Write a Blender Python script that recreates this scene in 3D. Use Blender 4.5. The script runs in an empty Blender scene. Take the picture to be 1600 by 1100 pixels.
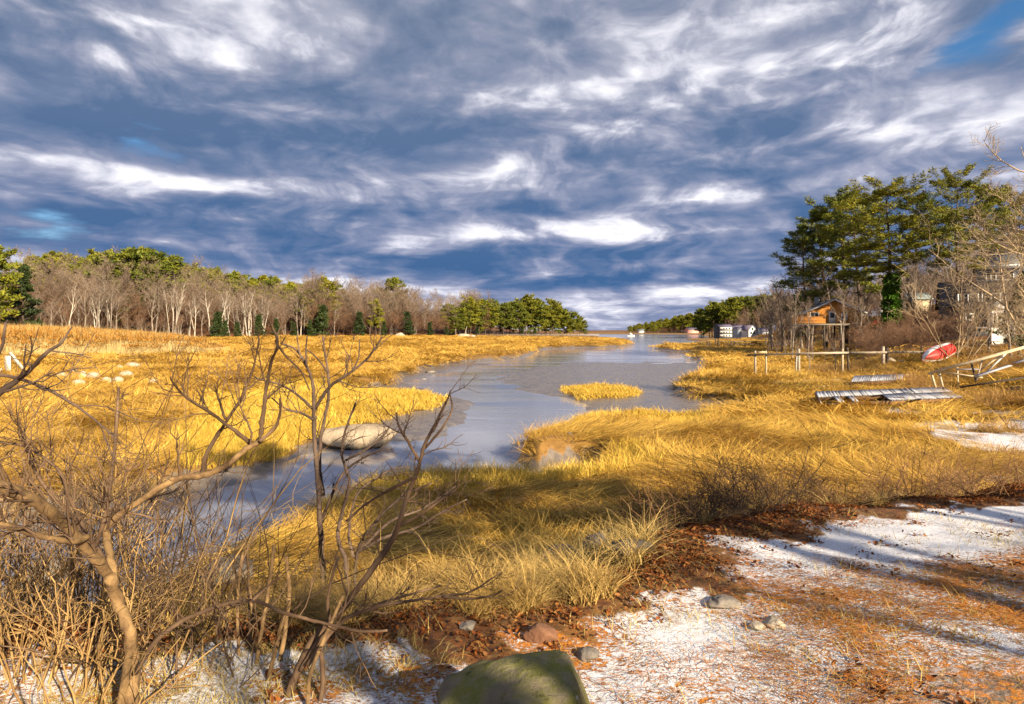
import bpy, math, random
import numpy as np
from mathutils import Vector, Matrix

scene = bpy.context.scene
COL = scene.collection
EYE = 3.2            # eye height above the marsh (marsh level is z = 0)
F = 1000.0           # focal length in photo pixels (photo is 1600 wide)
HZ = 517.0           # photo row of the horizon
WATER = -0.75

# ------------------------------------------------------------------ camera
cam_data = bpy.data.cameras.new('camera')
cam_data.sensor_width = 36.0
cam_data.lens = 36.0 * F / 1600.0
cam_data.shift_y = -(550.0 - HZ) / 1600.0
cam_data.clip_start = 0.05
cam_data.clip_end = 6000.0
cam = bpy.data.objects.new('camera', cam_data)
COL.objects.link(cam)
cam.location = (0, 0, EYE)
cam.rotation_euler = (math.radians(90), 0, 0)
scene.camera = cam

# ------------------------------------------------------------------ view
scene.view_settings.view_transform = 'Standard'
scene.view_settings.look = 'None'
scene.view_settings.gamma = 1.0
scene.view_settings.use_curve_mapping = False
scene.view_settings.exposure = 1.25
scene.render.engine = 'CYCLES'
scene.cycles.max_bounces = 5
scene.cycles.diffuse_bounces = 1
scene.cycles.glossy_bounces = 2
scene.cycles.transmission_bounces = 2
scene.cycles.transparent_max_bounces = 4
scene.cycles.sample_clamp_indirect = 4.0
scene.cycles.caustics_reflective = False
scene.cycles.caustics_refractive = False
scene.cycles.use_denoising = True

# ------------------------------------------------------------------ sun
SUN_EL = math.radians(26.0)
SUN_AZ = math.radians(144.0)       # clockwise from +Y (behind the camera, to the right)
to_sun = Vector((math.sin(SUN_AZ) * math.cos(SUN_EL), math.cos(SUN_AZ) * math.cos(SUN_EL), math.sin(SUN_EL)))
sun_data = bpy.data.lights.new('sun', 'SUN')
sun_data.energy = 5.0
sun_data.angle = math.radians(0.5)
sun_data.color = (1.0, 0.83, 0.58)
sun = bpy.data.objects.new('sun', sun_data)
COL.objects.link(sun)
sun.rotation_euler = to_sun.to_track_quat('Z', 'Y').to_euler()
sun.location = (30, -40, 40)

# ------------------------------------------------------------------ node helper
class NT:
    def __init__(self, tree):
        self.t = tree
        self.n = tree.nodes
        self.l = tree.links
    def put(self, sock, v):
        if isinstance(v, bpy.types.NodeSocket):
            self.l.new(v, sock)
        elif v is not None:
            if hasattr(sock, 'default_value'):
                try:
                    sock.default_value = v
                except Exception:
                    sock.default_value = (v[0], v[1], v[2], 1.0) if hasattr(v, '__len__') else (v, v, v)
    def node(self, typ, ins=None, out=0, **props):
        nd = self.n.new(typ)
        for k, v in props.items():
            setattr(nd, k, v)
        if ins:
            for k, v in ins.items():
                self.put(nd.inputs[k], v)
        return nd.outputs[out] if out is not None else nd
    def m(self, op, a, b=None, c=None, clamp=False):
        ins = {0: a}
        if b is not None: ins[1] = b
        if c is not None: ins[2] = c
        return self.node('ShaderNodeMath', ins, operation=op, use_clamp=clamp)
    def v(self, op, a, b=None, out=0):
        nd = self.node('ShaderNodeVectorMath', None, None, operation=op)
        self.put(nd.inputs[0], a)
        if b is not None:
            if op == 'SCALE': self.put(nd.inputs['Scale'], b)
            else: self.put(nd.inputs[1], b)
        return nd.outputs[out]
    def noise(self, vec, scale, detail=4.0, rough=0.55, dist=0.0, out=0, dim='3D'):
        return self.node('ShaderNodeTexNoise', {'Vector': vec, 'Scale': scale, 'Detail': detail, 'Roughness': rough, 'Distortion': dist}, out, noise_dimensions=dim)
    def ramp(self, fac, stops, mode='LINEAR'):
        nd = self.n.new('ShaderNodeValToRGB')
        cr = nd.color_ramp
        cr.interpolation = mode
        while len(cr.elements) < len(stops): cr.elements.new(0.5)
        for e, (p, c) in zip(cr.elements, stops):
            e.position = p
            e.color = (c, c, c, 1) if not hasattr(c, '__len__') else (c[0], c[1], c[2], 1)
        self.put(nd.inputs[0], fac)
        return nd.outputs[0]
    def ss(self, x, a, b):
        return self.node('ShaderNodeMapRange', {'Value': x, 'From Min': a, 'From Max': b, 'To Min': 0.0, 'To Max': 1.0}, interpolation_type='SMOOTHSTEP')
    def mix(self, fac, a, b, blend='MIX'):
        nd = self.node('ShaderNodeMix', None, None, data_type='RGBA', blend_type=blend)
        self.put(nd.inputs[0], fac)
        self.put(nd.inputs[6], a if isinstance(a, bpy.types.NodeSocket) else (a[0], a[1], a[2], 1))
        self.put(nd.inputs[7], b if isinstance(b, bpy.types.NodeSocket) else (b[0], b[1], b[2], 1))
        return nd.outputs[2]

# ------------------------------------------------------------------ sky
world = bpy.data.worlds.new('World')
scene.world = world
world.use_nodes = True
W = NT(world.node_tree)
W.n.clear()
sky = W.node('ShaderNodeTexSky', None, None, sky_type='NISHITA', sun_disc=False)
sky.sun_elevation = SUN_EL
sky.sun_rotation = SUN_AZ
sky.altitude = 0
sky.air_density = 1.0
sky.dust_density = 0.3
sky.ozone_density = 3.0
dirv = W.node('ShaderNodeTexCoord', None, 0)
sx = W.node('ShaderNodeSeparateXYZ', {0: dirv}, None)
X_, Y_, Z_ = sx.outputs[0], sx.outputs[1], sx.outputs[2]
zpos = W.m('MAXIMUM', Z_, 0.0)
hh_ = W.m('SQRT', W.m('ADD', W.m('ADD', W.m('MULTIPLY', X_, X_), W.m('MULTIPLY', Y_, Y_)), 1e-6))
lv = W.m('MULTIPLY', W.m('LOGARITHM', W.m('ADD', W.m('ARCSINE', zpos), 0.10), math.e), 8.0)
P = W.node('ShaderNodeCombineXYZ', {0: W.m('MULTIPLY', W.m('DIVIDE', X_, hh_), 4.5), 1: W.m('MULTIPLY', W.m('DIVIDE', Y_, hh_), 4.5), 2: lv})
az = W.m('ARCTAN2', X_, Y_)
el = W.m('ARCSINE', Z_)

def blob_sum(blobs):
    total = None
    for (px, py, wx, wy, amp, tilt) in blobs:
        a0 = math.atan((px - 800) / F)
        e0 = math.atan((HZ - py) / F * math.cos(a0))
        da = W.m('SUBTRACT', az, a0)
        de = W.m('SUBTRACT', el, e0)
        c, s = math.cos(tilt), math.sin(tilt)
        u = W.m('MULTIPLY', W.m('ADD', W.m('MULTIPLY', da, c), W.m('MULTIPLY', de, s)), F / wx)
        w = W.m('MULTIPLY', W.m('SUBTRACT', W.m('MULTIPLY', de, c), W.m('MULTIPLY', da, s)), F / wy)
        r2 = W.m('ADD', W.m('MULTIPLY', u, u), W.m('MULTIPLY', w, w))
        g = W.m('MULTIPLY', W.m('EXPONENT', W.m('MULTIPLY', r2, -1.0)), amp)
        total = g if total is None else W.m('ADD', total, g)
    return total

warp = W.node('ShaderNodeTexNoise', {'Vector': P, 'Scale': 0.8, 'Detail': 3.0}, 1)
Pw = W.v('ADD', P, W.v('SCALE', W.v('SUBTRACT', warp, (0.5, 0.5, 0.5)), 0.45))
dens = W.noise(Pw, 0.52, 8.0, 0.5)
densU = W.noise(W.v('ADD', Pw, (0.0, 0.0, 0.62)), 0.52, 6.0, 0.48)
Dw = W.v('ADD', W.v('MULTIPLY', dirv, (1.0, 1.0, 1.7)), W.v('SCALE', W.v('SUBTRACT', warp, (0.5, 0.5, 0.5)), 0.10))
puff = W.noise(Dw, 7.0, 8.0, 0.55, 0.3)
puffU = W.noise(W.v('ADD', Dw, (0.0, 0.0, 0.042)), 7.0, 5.0, 0.52, 0.3)
lump = W.m('MULTIPLY', W.m('SUBTRACT', puff, puffU), 1.7)
fine = W.m('ADD', W.m('MULTIPLY', W.noise(Pw, 1.7, 7.0, 0.55), 0.35), W.m('MULTIPLY', puff, 0.65))
big = W.noise(P, 0.28, 3.0, 0.5)
emb = W.m('MULTIPLY', W.m('SUBTRACT', dens, densU), 2.0)
tone = W.m('ADD', W.m('ADD', W.m('MULTIPLY', W.m('SUBTRACT', big, 0.5), 0.80), 0.385), emb)
tone = W.m('ADD', tone, W.m('MULTIPLY', W.m('SUBTRACT', fine, 0.5), 1.15))
tone = W.m('ADD', tone, W.m('MULTIPLY', W.m('SUBTRACT', dens, 0.5), -0.35))
tone = W.m('ADD', tone, W.m('MULTIPLY', lump, W.m('ADD', 0.55, W.m('MULTIPLY', W.ss(dens, 0.35, 0.65), 0.9))))
tone = W.m('ADD', tone, W.m('MULTIPLY', W.ss(el, 0.13, 0.02), 0.17))
TONE_BLOBS = [
    (980, 120, 230, 90, 0.36, 0.25), (1480, 150, 170, 70, 0.28, -0.5), (330, 60, 160, 60, 0.22, 0.5),
    (190, 255, 80, 34, 0.24, 0.3), (20, 300, 60, 40, 0.22, 0.0), (360, 340, 100, 24, 0.15, 0.0),
    (1010, 475, 170, 30, 0.10, 0.0), (60, 190, 190, 40, -0.26, 0.0), (700, 195, 420, 45, -0.20, 0.1), (640, 150, 260, 60, -0.10, 0.0),
    (420, 315, 170, 20, -0.22, 0.0), (1000, 225, 260, 30, -0.22, 0.0), (1350, 230, 200, 50, -0.10, 0.0), (180, 330, 120, 20, -0.18, 0.0),
    (760, 405, 380, 28, -0.12, 0.0), (600, 380, 140, 24, 0.08, 0.0), (720, 265, 170, 25, 0.08, 0.0), (560, 20, 200, 60, -0.10, 0),
]
tone = W.m('ADD', tone, blob_sum(TONE_BLOBS))
COVER_BLOBS = [(760, 240, 420, 110, 0.22, 0.0), (360, 400, 300, 60, 0.12, 0.0), (1250, 470, 300, 60, 0.15, 0.0), (1535, 52, 90, 24, -0.36, 0.35), (95, 352, 75, 20, -0.27, 0.0), (0, 262, 30, 16, -0.25, 0.0), (990, 500, 240, 20, -0.12, 0.0)]
cov = W.m('ADD', W.m('ADD', W.m('MULTIPLY', dens, 0.6), W.m('MULTIPLY', fine, 1.5)), blob_sum(COVER_BLOBS))
cov = W.m('ADD', cov, W.m('MULTIPLY', W.ss(el, 0.10, 0.0), 0.35))
cover = W.ss(cov, 0.58, 0.92)
cloud = W.ramp(tone, [(0.0, (0.050, 0.100, 0.205)), (0.22, (0.088, 0.133, 0.238)), (0.42, (0.150, 0.180, 0.280)),
                      (0.62, (0.255, 0.272, 0.360)), (0.80, (0.45, 0.455, 0.53)), (1.0, (0.66, 0.65, 0.68))])
grey = W.node('ShaderNodeHueSaturation', {'Color': cloud, 'Saturation': W.node('ShaderNodeMapRange', {'Value': el, 'From Min': 0.05, 'From Max': 0.45, 'To Min': 1.12, 'To Max': 0.74})})
bg_sky = W.node('ShaderNodeBackground', {'Color': W.node('ShaderNodeHueSaturation', {'Color': sky.outputs[0], 'Saturation': 1.25, 'Value': 0.85}), 'Strength': 0.07})
bg_cloud = W.node('ShaderNodeBackground', {'Color': grey, 'Strength': 0.68})
mixs = W.node('ShaderNodeMixShader', {0: cover, 1: bg_sky, 2: bg_cloud})
W.node('ShaderNodeOutputWorld', {'Surface': mixs}, None)
# ------------------------------------------------------------------ materials
MATS = {}
def new_mat(name):
    m_ = bpy.data.materials.new(name)
    m_.use_nodes = True
    m_.node_tree.nodes.clear()
    MATS[name] = m_
    return m_, NT(m_.node_tree)
def finish(nt, col, rough=0.85, bump=None, bstr=0.4, bdist=0.02, spec=0.25, trans=0.0, metallic=0.0, normal=None):
    nrm = normal
    if bump is not None:
        nrm = nt.node('ShaderNodeBump', {'Height': bump, 'Strength': bstr, 'Distance': bdist})
    ins = {'Base Color': col if isinstance(col, bpy.types.NodeSocket) else (col[0], col[1], col[2], 1), 'Roughness': rough, 'Metallic': metallic}
    bs = nt.node('ShaderNodeBsdfPrincipled', ins, None)
    bs.inputs['Specular IOR Level'].default_value = spec
    if nrm is not None: nt.l.new(nrm, bs.inputs['Normal'])
    out = bs.outputs[0]
    if trans > 0:
        tr = nt.node('ShaderNodeBsdfTranslucent', {'Color': ins['Base Color']})
        out = nt.node('ShaderNodeMixShader', {0: trans, 1: out, 2: tr})
    nt.node('ShaderNodeOutputMaterial', {'Surface': out}, None)
def wpos(nt): return nt.node('ShaderNodeNewGeometry', None, 'Position')
def opos(nt): return nt.node('ShaderNodeTexCoord', None, 'Object')
def orand(nt): return nt.node('ShaderNodeObjectInfo', None, 'Random')

def simple(name, base, var=0.25, scale=6.0, rough=0.85, bstr=0.3, bdist=0.01, stretch=(1, 1, 1), spec=0.25, dirt=None, dscale=1.5, dlim=(0.5, 0.7), trans=0.0, rnd=0.15, metallic=0.0):
    mt, nt = new_mat(name)
    p = nt.v('MULTIPLY', opos(nt), stretch)
    n1 = nt.noise(p, scale, 6.0, 0.6)
    k = nt.m('ADD', nt.m('MULTIPLY', nt.m('SUBTRACT', n1, 0.5), 2 * var), 1.0)
    k = nt.m('MULTIPLY', k, nt.m('ADD', nt.m('MULTIPLY', orand(nt), 2 * rnd), 1 - rnd))
    col = nt.v('SCALE', nt.node('ShaderNodeRGB', None).node.outputs[0], k)
    col.node.inputs[0].links[0].from_node.outputs[0].default_value = (base[0], base[1], base[2], 1)
    if dirt is not None:
        d = nt.ss(nt.noise(opos(nt), dscale, 5.0, 0.6), dlim[0], dlim[1])
        col = nt.mix(d, col, dirt)
    finish(nt, col, rough, n1, bstr, bdist, spec, trans, metallic)
    return mt

# ------------------------------------------------------------------ geometry helpers
class MB:
    """collects quads / tris and builds one mesh"""
    def __init__(self):
        self.v = []; self.q = []; self.t = []; self.n = 0
    def add(self, verts, quads=None, tris=None):
        verts = np.asarray(verts, dtype=np.float32).reshape(-1, 3)
        self.v.append(verts)
        if quads is not None and len(quads): self.q.append(np.asarray(quads, dtype=np.int32).reshape(-1, 4) + self.n)
        if tris is not None and len(tris): self.t.append(np.asarray(tris, dtype=np.int32).reshape(-1, 3) + self.n)
        self.n += len(verts)
    def mesh(self, name, mats, smooth=False):
        me = bpy.data.meshes.new(name)
        v = np.concatenate(self.v) if self.v else np.zeros((0, 3), np.float32)
        q = np.concatenate(self.q) if self.q else np.zeros((0, 4), np.int32)
        t = np.concatenate(self.t) if self.t else np.zeros((0, 3), np.int32)
        me.vertices.add(len(v)); me.vertices.foreach_set('co', v.ravel())
        nl = len(q) * 4 + len(t) * 3
        me.loops.add(nl); me.loops.foreach_set('vertex_index', np.concatenate([q.ravel(), t.ravel()]).astype(np.int32))
        starts = np.concatenate([np.arange(len(q)) * 4, len(q) * 4 + np.arange(len(t)) * 3]).astype(np.int32)
        me.polygons.add(len(q) + len(t)); me.polygons.foreach_set('loop_start', starts)
        if smooth: me.polygons.foreach_set('use_smooth', np.ones(len(q) + len(t), dtype=bool))
        for mm in (mats if isinstance(mats, (list, tuple)) else [mats]):
            me.materials.append(mm)
        me.update(calc_edges=True)
        return me
    def build(self, name, mats, parent=None, smooth=False, loc=None):
        ob = bpy.data.objects.new(name, self.mesh(name, mats, smooth))
        COL.objects.link(ob)
        if parent is not None: ob.parent = parent
        if loc is not None: ob.location = loc
        return ob
    # shapes
    def tube(self, pts, r0, r1=None, sides=5, cap=True):
        pts = np.asarray(pts, dtype=np.float64); n = len(pts)
        if np.ndim(r0) > 0: rad = np.asarray(r0, float)
        else: rad = np.linspace(r0, r0 if r1 is None else r1, n)
        tan = np.empty_like(pts)
        tan[1:-1] = pts[2:] - pts[:-2]; tan[0] = pts[1] - pts[0]; tan[-1] = pts[-1] - pts[-2]
        tan /= np.maximum(np.linalg.norm(tan, axis=1), 1e-9)[:, None]
        mean = tan.mean(axis=0)
        ref = np.array([0, 0, 1.0]) if abs(mean[2]) < 0.8 * np.linalg.norm(mean) + 1e-9 else np.array([1.0, 0.3, 0])
        a = np.cross(tan, ref); a /= np.maximum(np.linalg.norm(a, axis=1), 1e-9)[:, None]
        b = np.cross(tan, a)
        ang = np.arange(sides) * (2 * math.pi / sides)
        ring = pts[:, None, :] + rad[:, None, None] * (np.cos(ang)[None, :, None] * a[:, None, :] + np.sin(ang)[None, :, None] * b[:, None, :])
        i = np.arange(n - 1)[:, None] * sides; j = np.arange(sides)[None, :]; j2 = (j + 1) % sides
        quads = np.stack([i + j, i + j2, i + sides + j2, i + sides + j], axis=-1).reshape(-1, 4)
        tris = []
        if cap:
            for k in range(1, sides - 1):
                tris.append((0, k + 1, k)); tris.append(((n - 1) * sides, (n - 1) * sides + k, (n - 1) * sides + k + 1))
        self.add(ring.reshape(-1, 3), quads, tris)
    def box(self, x0, x1, y0, y1, z0, z1, M=None):
        v = np.array([(x, y, z) for z in (z0, z1) for y in (y0, y1) for x in (x0, x1)], float)
        if M is not None:
            Mn = np.array(M); v = v @ Mn[:3, :3].T + Mn[:3, 3]
        self.add(v, [(0, 2, 3, 1), (4, 5, 7, 6), (0, 1, 5, 4), (2, 6, 7, 3), (0, 4, 6, 2), (1, 3, 7, 5)])
    def bar(self, a, b, w, h):
        """rectangular timber from a to b (w across, h up)"""
        a = Vector(a); b = Vector(b); d = (b - a); L = d.length; d.normalize()
        up = Vector((0, 0, 1)) if abs(d.z) < 0.95 else Vector((0, 1, 0))
        s = d.cross(up).normalized(); u = s.cross(d).normalized()
        M = Matrix(((d.x, s.x, u.x, a.x), (d.y, s.y, u.y, a.y), (d.z, s.z, u.z, a.z), (0, 0, 0, 1)))
        self.box(0, L, -w / 2, w / 2, -h / 2, h / 2, M)
    def prism(self, poly, z0, z1):
        """poly: ccw list of (x, y), extruded in z; convex polygons"""
        n = len(poly)
        v = [(x, y, z0) for x, y in poly] + [(x, y, z1) for x, y in poly]
        quads = [(i, (i + 1) % n, n + (i + 1) % n, n + i) for i in range(n)]
        tris = [(0, k + 1, k) for k in range(1, n - 1)] + [(n, n + k, n + k + 1) for k in range(1, n - 1)]
        self.add(v, quads, tris)

def tag(o, label=None, cat=None, group=None, kind=None):
    if label: o['label'] = label
    if cat: o['category'] = cat
    if group: o['group'] = group
    if kind: o['kind'] = kind
    return o
def thing(name, label, cat, loc=(0, 0, 0), rz=0.0, group=None):
    o = bpy.data.objects.new(name, None)
    COL.objects.link(o)
    o.location = loc
    o.rotation_euler = (0, 0, rz)
    o.empty_display_size = 0.3
    return tag(o, label, cat, group)
def link_mesh(name, me, parent=None):
    o = bpy.data.objects.new(name, me); COL.objects.link(o)
    if parent is not None: o.parent = parent
    return o
def copy_tree(o, parent=None):
    c = o.copy(); COL.objects.link(c)
    if parent is not None: c.parent = parent
    for ch in list(o.children): copy_tree(ch, c)
    return c

def at(px, py, z):
    Y = (EYE - z) * F / (py - HZ)
    return ((px - 800.0) / F * Y, Y)
def atd(px, py, Y):
    """world point seen at pixel (px, py) at distance Y"""
    return np.array([(px - 800.0) / F * Y, Y, EYE - (py - HZ) / F * Y])

# ------------------------------------------------------------------ numpy noise
_tab = np.random.RandomState(11).rand(256, 256)
def vnoise(x, y):
    x = np.asarray(x, float); y = np.asarray(y, float)
    xi = np.floor(x).astype(int); yi = np.floor(y).astype(int)
    fx = x - xi; fy = y - yi
    fx = fx * fx * (3 - 2 * fx); fy = fy * fy * (3 - 2 * fy)
    g = lambda a, b: _tab[a % 256, b % 256]
    return (g(xi, yi) * (1 - fx) + g(xi + 1, yi) * fx) * (1 - fy) + (g(xi, yi + 1) * (1 - fx) + g(xi + 1, yi + 1) * fx) * fy
def fbm(x, y, oct=4):
    s = 0; a = 0.5
    for o in range(oct):
        s = s + a * vnoise(x + 17.3 * o, y + 9.1 * o); x = x * 2.03; y = y * 2.03; a *= 0.5
    return s / (1 - 0.5 ** oct)
def sstep(a, b, x):
    t = np.clip((x - a) / (b - a), 0, 1)
    return t * t * (3 - 2 * t)
def seg_dist(x, y, poly, closed=False):
    P_ = np.array(poly, float)
    Q_ = np.roll(P_, -1, axis=0) if closed else P_[1:]
    A_ = P_ if closed else P_[:-1]
    best = np.full(x.shape, 1e9)
    for (ax, ay), (bx, by) in zip(A_, Q_):
        dx, dy = bx - ax, by - ay
        L2 = dx * dx + dy * dy + 1e-12
        t = np.clip(((x - ax) * dx + (y - ay) * dy) / L2, 0, 1)
        d = (x - ax - t * dx) ** 2 + (y - ay - t * dy) ** 2
        best = np.minimum(best, d)
    return np.sqrt(best)
def inside(x, y, poly):
    P_ = np.array(poly, float); Q_ = np.roll(P_, -1, axis=0)
    c = np.zeros(x.shape, bool)
    for (ax, ay), (bx, by) in zip(P_, Q_):
        if ay == by: continue
        cond = ((ay > y) != (by > y)) & (x < (bx - ax) * (y - ay) / (by - ay) + ax)
        c ^= cond
    return c
def sdist(x, y, poly):
    d = seg_dist(x, y, poly, True)
    return np.where(inside(x, y, poly), d, -d)      # positive inside
def smooth_poly(pts, n=3, closed=True):
    P_ = np.array(pts, float)
    for _ in range(n):
        Q_ = np.roll(P_, -1, axis=0) if closed else P_[1:]
        A_ = P_ if closed else P_[:-1]
        a = A_ * 0.75 + Q_ * 0.25; b = A_ * 0.25 + Q_ * 0.75
        N_ = np.empty((len(a) * 2, 2)); N_[0::2] = a; N_[1::2] = b
        if not closed: N_ = np.vstack([P_[:1], N_, P_[-1:]])
        P_ = N_
    return P_

# ------------------------------------------------------------------ shape of the land
def W_(px, py): return at(px, py, WATER + 0.02)
def L_(px, py): return at(px, py, -0.42)
def G_(px, py): return at(px, py, 0.05)
creek = [W_(890, 522.3), W_(905, 524), W_(940, 526.5), W_(960, 530), W_(986, 536), W_(992, 538.2), W_(960, 541.5), W_(890, 543.5), W_(842, 546),
         W_(834, 551), W_(832, 556), W_(800, 561), W_(740, 566), W_(690, 570), W_(676, 577), W_(640, 584), W_(616, 594), W_(609, 603), W_(560, 612),
         W_(600, 613), W_(670, 616), W_(698, 626), W_(688, 641), W_(620, 655), W_(572, 668), W_(500, 690), W_(440, 722), W_(330, 752), W_(200, 778), W_(60, 795), W_(-260, 830),
         G_(-300, 1010), G_(-120, 985), G_(60, 945), G_(160, 915), G_(300, 862), G_(420, 812), L_(540, 770), L_(620, 747), L_(720, 739), L_(850, 743), L_(905, 735),
         L_(943, 727), W_(930, 717), W_(880, 727), W_(835, 736), W_(806, 718), W_(845, 699), W_(885, 681), W_(899, 665), W_(906, 653), W_(935, 649), W_(1000, 648), W_(1062, 652), W_(1110, 659), W_(1160, 655),
         W_(1203, 641), W_(1180, 632), W_(1125, 629), W_(1062, 622), W_(1053, 612), W_(1075, 600), W_(1106, 584), W_(1122, 572), W_(1092, 562), W_(1078, 556),
         W_(1100, 551), W_(1060, 549), W_(1022, 546), W_(1019, 543.5), W_(1060, 542), W_(1140, 540), W_(1150, 537), W_(1085, 533.5), W_(1062, 531), W_(1100, 529), W_(1108, 526), W_(1085, 522.4)]
creek_s = smooth_poly(creek, 2)
lawn_low = [W_(300, 760), W_(300, 640), W_(430, 606), W_(560, 610), W_(700, 612), W_(712, 632), W_(640, 668), W_(560, 690), W_(470, 720)]
lawn_right = [W_(890, 690), W_(895, 640), W_(1065, 640), W_(1120, 670), W_(1060, 690), W_(960, 668)]
lawn_near = [L_(380, 850), L_(540, 765), L_(720, 730), L_(905, 726), L_(960, 722), L_(985, 742), L_(860, 765), L_(640, 782)]
isle = [W_(870, 613), W_(905, 607.5), W_(960, 607), W_(1003, 612), W_(995, 622), W_(950, 628), W_(900, 626)]
isle_s = smooth_poly(isle, 2)
channel = [W_(1000, 524), W_(985, 529), W_(1010, 534), W_(985, 541), W_(930, 552), W_(840, 567), W_(745, 581), W_(705, 592), W_(722, 606), W_(800, 624), W_(848, 646), W_(842, 668), W_(790, 698), W_(710, 715), W_(590, 738), W_(420, 792), W_(200, 850), W_(-200, 930)]
channel_s = smooth_poly(channel, 3, False)
edge_fg = [at(2600, 700, 1.45), at(2000, 735, 1.45), at(1620, 775, 1.45), at(1420, 782, 1.5), at(1220, 800, 1.5), at(1085, 832, 1.5), at(1020, 868, 1.5), at(985, 905, 1.5), at(930, 955, 1.5), at(800, 975, 1.5), at(650, 955, 1.5), at(500, 965, 1.5), at(380, 985, 1.5), at(200, 1000, 1.5), at(-100, 1020, 1.5), at(-600, 1050, 1.5), (-14, -6), (-14, -60), (60, -60), (60, 2)]
edge_s = smooth_poly(edge_fg, 2)
shore_r = [(9, 4), (13, 14), (17, 24), (21, 34), (23, 48), (32, 66), (46, 95), (62, 150), (78, 225), (108, 320), (135, 430), (150, 500)]
shore_rp = shore_r + [(900, 500), (900, 4)]
wood_l = [(-150, 95), (-105, 128), (-80, 158), (-46, 218), (0, 288), (44, 375), (62, 420)]
wood_lp = wood_l + [(40, 700), (-700, 700), (-700, 95)]
reed_p = [(-82, 60), (-56, 70), (-37, 76), (-36, 84), (-50, 96), (-75, 100), (-110, 95), (-120, 60)]

def land(x, y, full=False):
    x = np.asarray(x, float); y = np.asarray(y, float)
    r = np.hypot(x, y)
    dc = sdist(x, y, creek_s)                       # + inside the creek bed
    di = sdist(x, y, isle_s)
    dlow = np.maximum(sdist(x, y, lawn_low), sdist(x, y, lawn_right))
    dsh = sdist(x, y, shore_rp)
    dwl = sdist(x, y, wood_lp)
    dfg = sdist(x, y, edge_s)
    dch = seg_dist(x, y, channel_s)
    n1 = fbm(x * 0.35, y * 0.35); n2 = fbm(x * 1.7 + 40, y * 1.7)
    marsh = 0.0 + (n1 - 0.5) * 0.30 + (n2 - 0.5) * 0.10
    marsh = marsh - 0.45 * sstep(120, 300, r) * (dwl < 0)
    marsh = marsh + 1.15 * sstep(-110, -5, dwl) * sstep(90, 160, np.hypot(x, y)) * sstep(420, 250, y)
    marsh = marsh + 0.25 * sstep(0, 30, -dc) * sstep(20, 60, r)
    low = sstep(-1.2, 1.0, dlow)
    lown = sstep(-1.3, 0.6, sdist(x, y, lawn_near)); marsh = marsh * (1 - lown) + (-0.33 + (n2 - 0.5) * 0.12) * lown
    marsh = marsh * (1 - low) + (-0.60 + (n2 - 0.5) * 0.10 + 0.10 * sstep(0, 5, dlow)) * low
    hwl = np.maximum(dwl - 6, 0)
    hill_l = np.minimum(0.17 * hwl, 11.0) * np.interp(x, [-150, -60, 0, 60], [1.0, 0.85, 0.45, 0.15])
    hill_r = 0.75 * sstep(0, 7, dsh) + np.minimum(np.maximum(dsh - 3, 0) * np.interp(y, [10, 40, 60, 75, 100, 300], [0.02, 0.05, 0.20, 0.31, 0.27, 0.10]), 7.0 + 0.02 * r)
    hill_r = hill_r * sstep(500, 430, y)
    upl = marsh + hill_l + hill_r
    slope = sstep(-3.4, 0.25, dfg + (n2 - 0.5) * 0.7)
    plate = 1.5 + (n1 - 0.5) * 0.16 + (n2 - 0.5) * 0.05 + 0.05 * np.clip(dfg - 1, 0, 4)
    upl = upl * (1 - slope) + np.maximum(plate, upl) * slope
    # creek bed
    mw = sstep(1.6, 4.2, dch + (n1 - 0.5) * 3.0)
    bed = WATER - 0.22 + 0.325 * mw * sstep(110, 60, y) + 0.10 * mw * (n1 - 0.45) + (n2 - 0.5) * 0.06
    bed = np.where(y > 110, np.minimum(bed, WATER - 0.12 + 0.10 * sstep(6, 0, dc)), bed)
    bed = bed + 0.10 * sstep(-0.6, 1.2, di)
    wob = dc + (n2 - 0.5) * 0.9 * np.clip(r / 30, 0.5, 1.5)
    bw = np.clip(0.022 * r, 0.45, 3.0)
    k = sstep(-bw, bw * 0.35, wob)
    far = sstep(700, 800, y) * (1 - sstep(0, 3, dwl))
    z = upl * (1 - k) + bed * k
    z = z * (1 - far) + (0.5 + 5.5 * fbm(x * 0.004 + 3, y * 0.004) * sstep(760, 1100, y) * sstep(60, 260, x + 20)) * far
    if full:
        return z, dict(dc=dc, di=di, dlow=dlow, dsh=dsh, dwl=dwl, dfg=dfg, dch=dch, k=k, n1=n1, n2=n2, far=far)
    return z
def zat(x, y): return float(land(np.array([x]), np.array([y]))[0])

# ground sheet: fine in front of the camera, coarse behind
ang = np.radians(np.concatenate([np.linspace(-58, 58, 720, endpoint=False), np.linspace(58, 302, 60, endpoint=False)]))
rings = [0.0]
rr = 0.9
while rr < 4000:
    rings.append(rr); rr *= 1.0175 if rr < 300 else 1.06
rings.append(4500.0)
rings = np.array(rings[1:])
A2, R2 = np.meshgrid(ang, rings)
gx = (np.sin(A2) * R2).ravel(); gy = (np.cos(A2) * R2).ravel()
gz, D = land(gx, gy, True)
NA = len(ang); NR = len(rings)
i_ = np.arange(NR - 1)[:, None] * NA; j_ = np.arange(NA)[None, :]; j2_ = (j_ + 1) % NA
gq = np.stack([i_ + j_, i_ + NA + j_, i_ + NA + j2_, i_ + j2_], axis=-1).reshape(-1, 4)
mb = MB(); mb.add(np.stack([gx, gy, gz], 1), gq)
zc = float(land(np.array([0.0]), np.array([0.0]))[0])
cap = np.concatenate([[[0, 0, zc]], np.stack([gx[:NA], gy[:NA], gz[:NA]], 1)])
mb.add(cap, None, [(0, 1 + (k + 1) % NA, 1 + k) for k in range(NA)])

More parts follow.
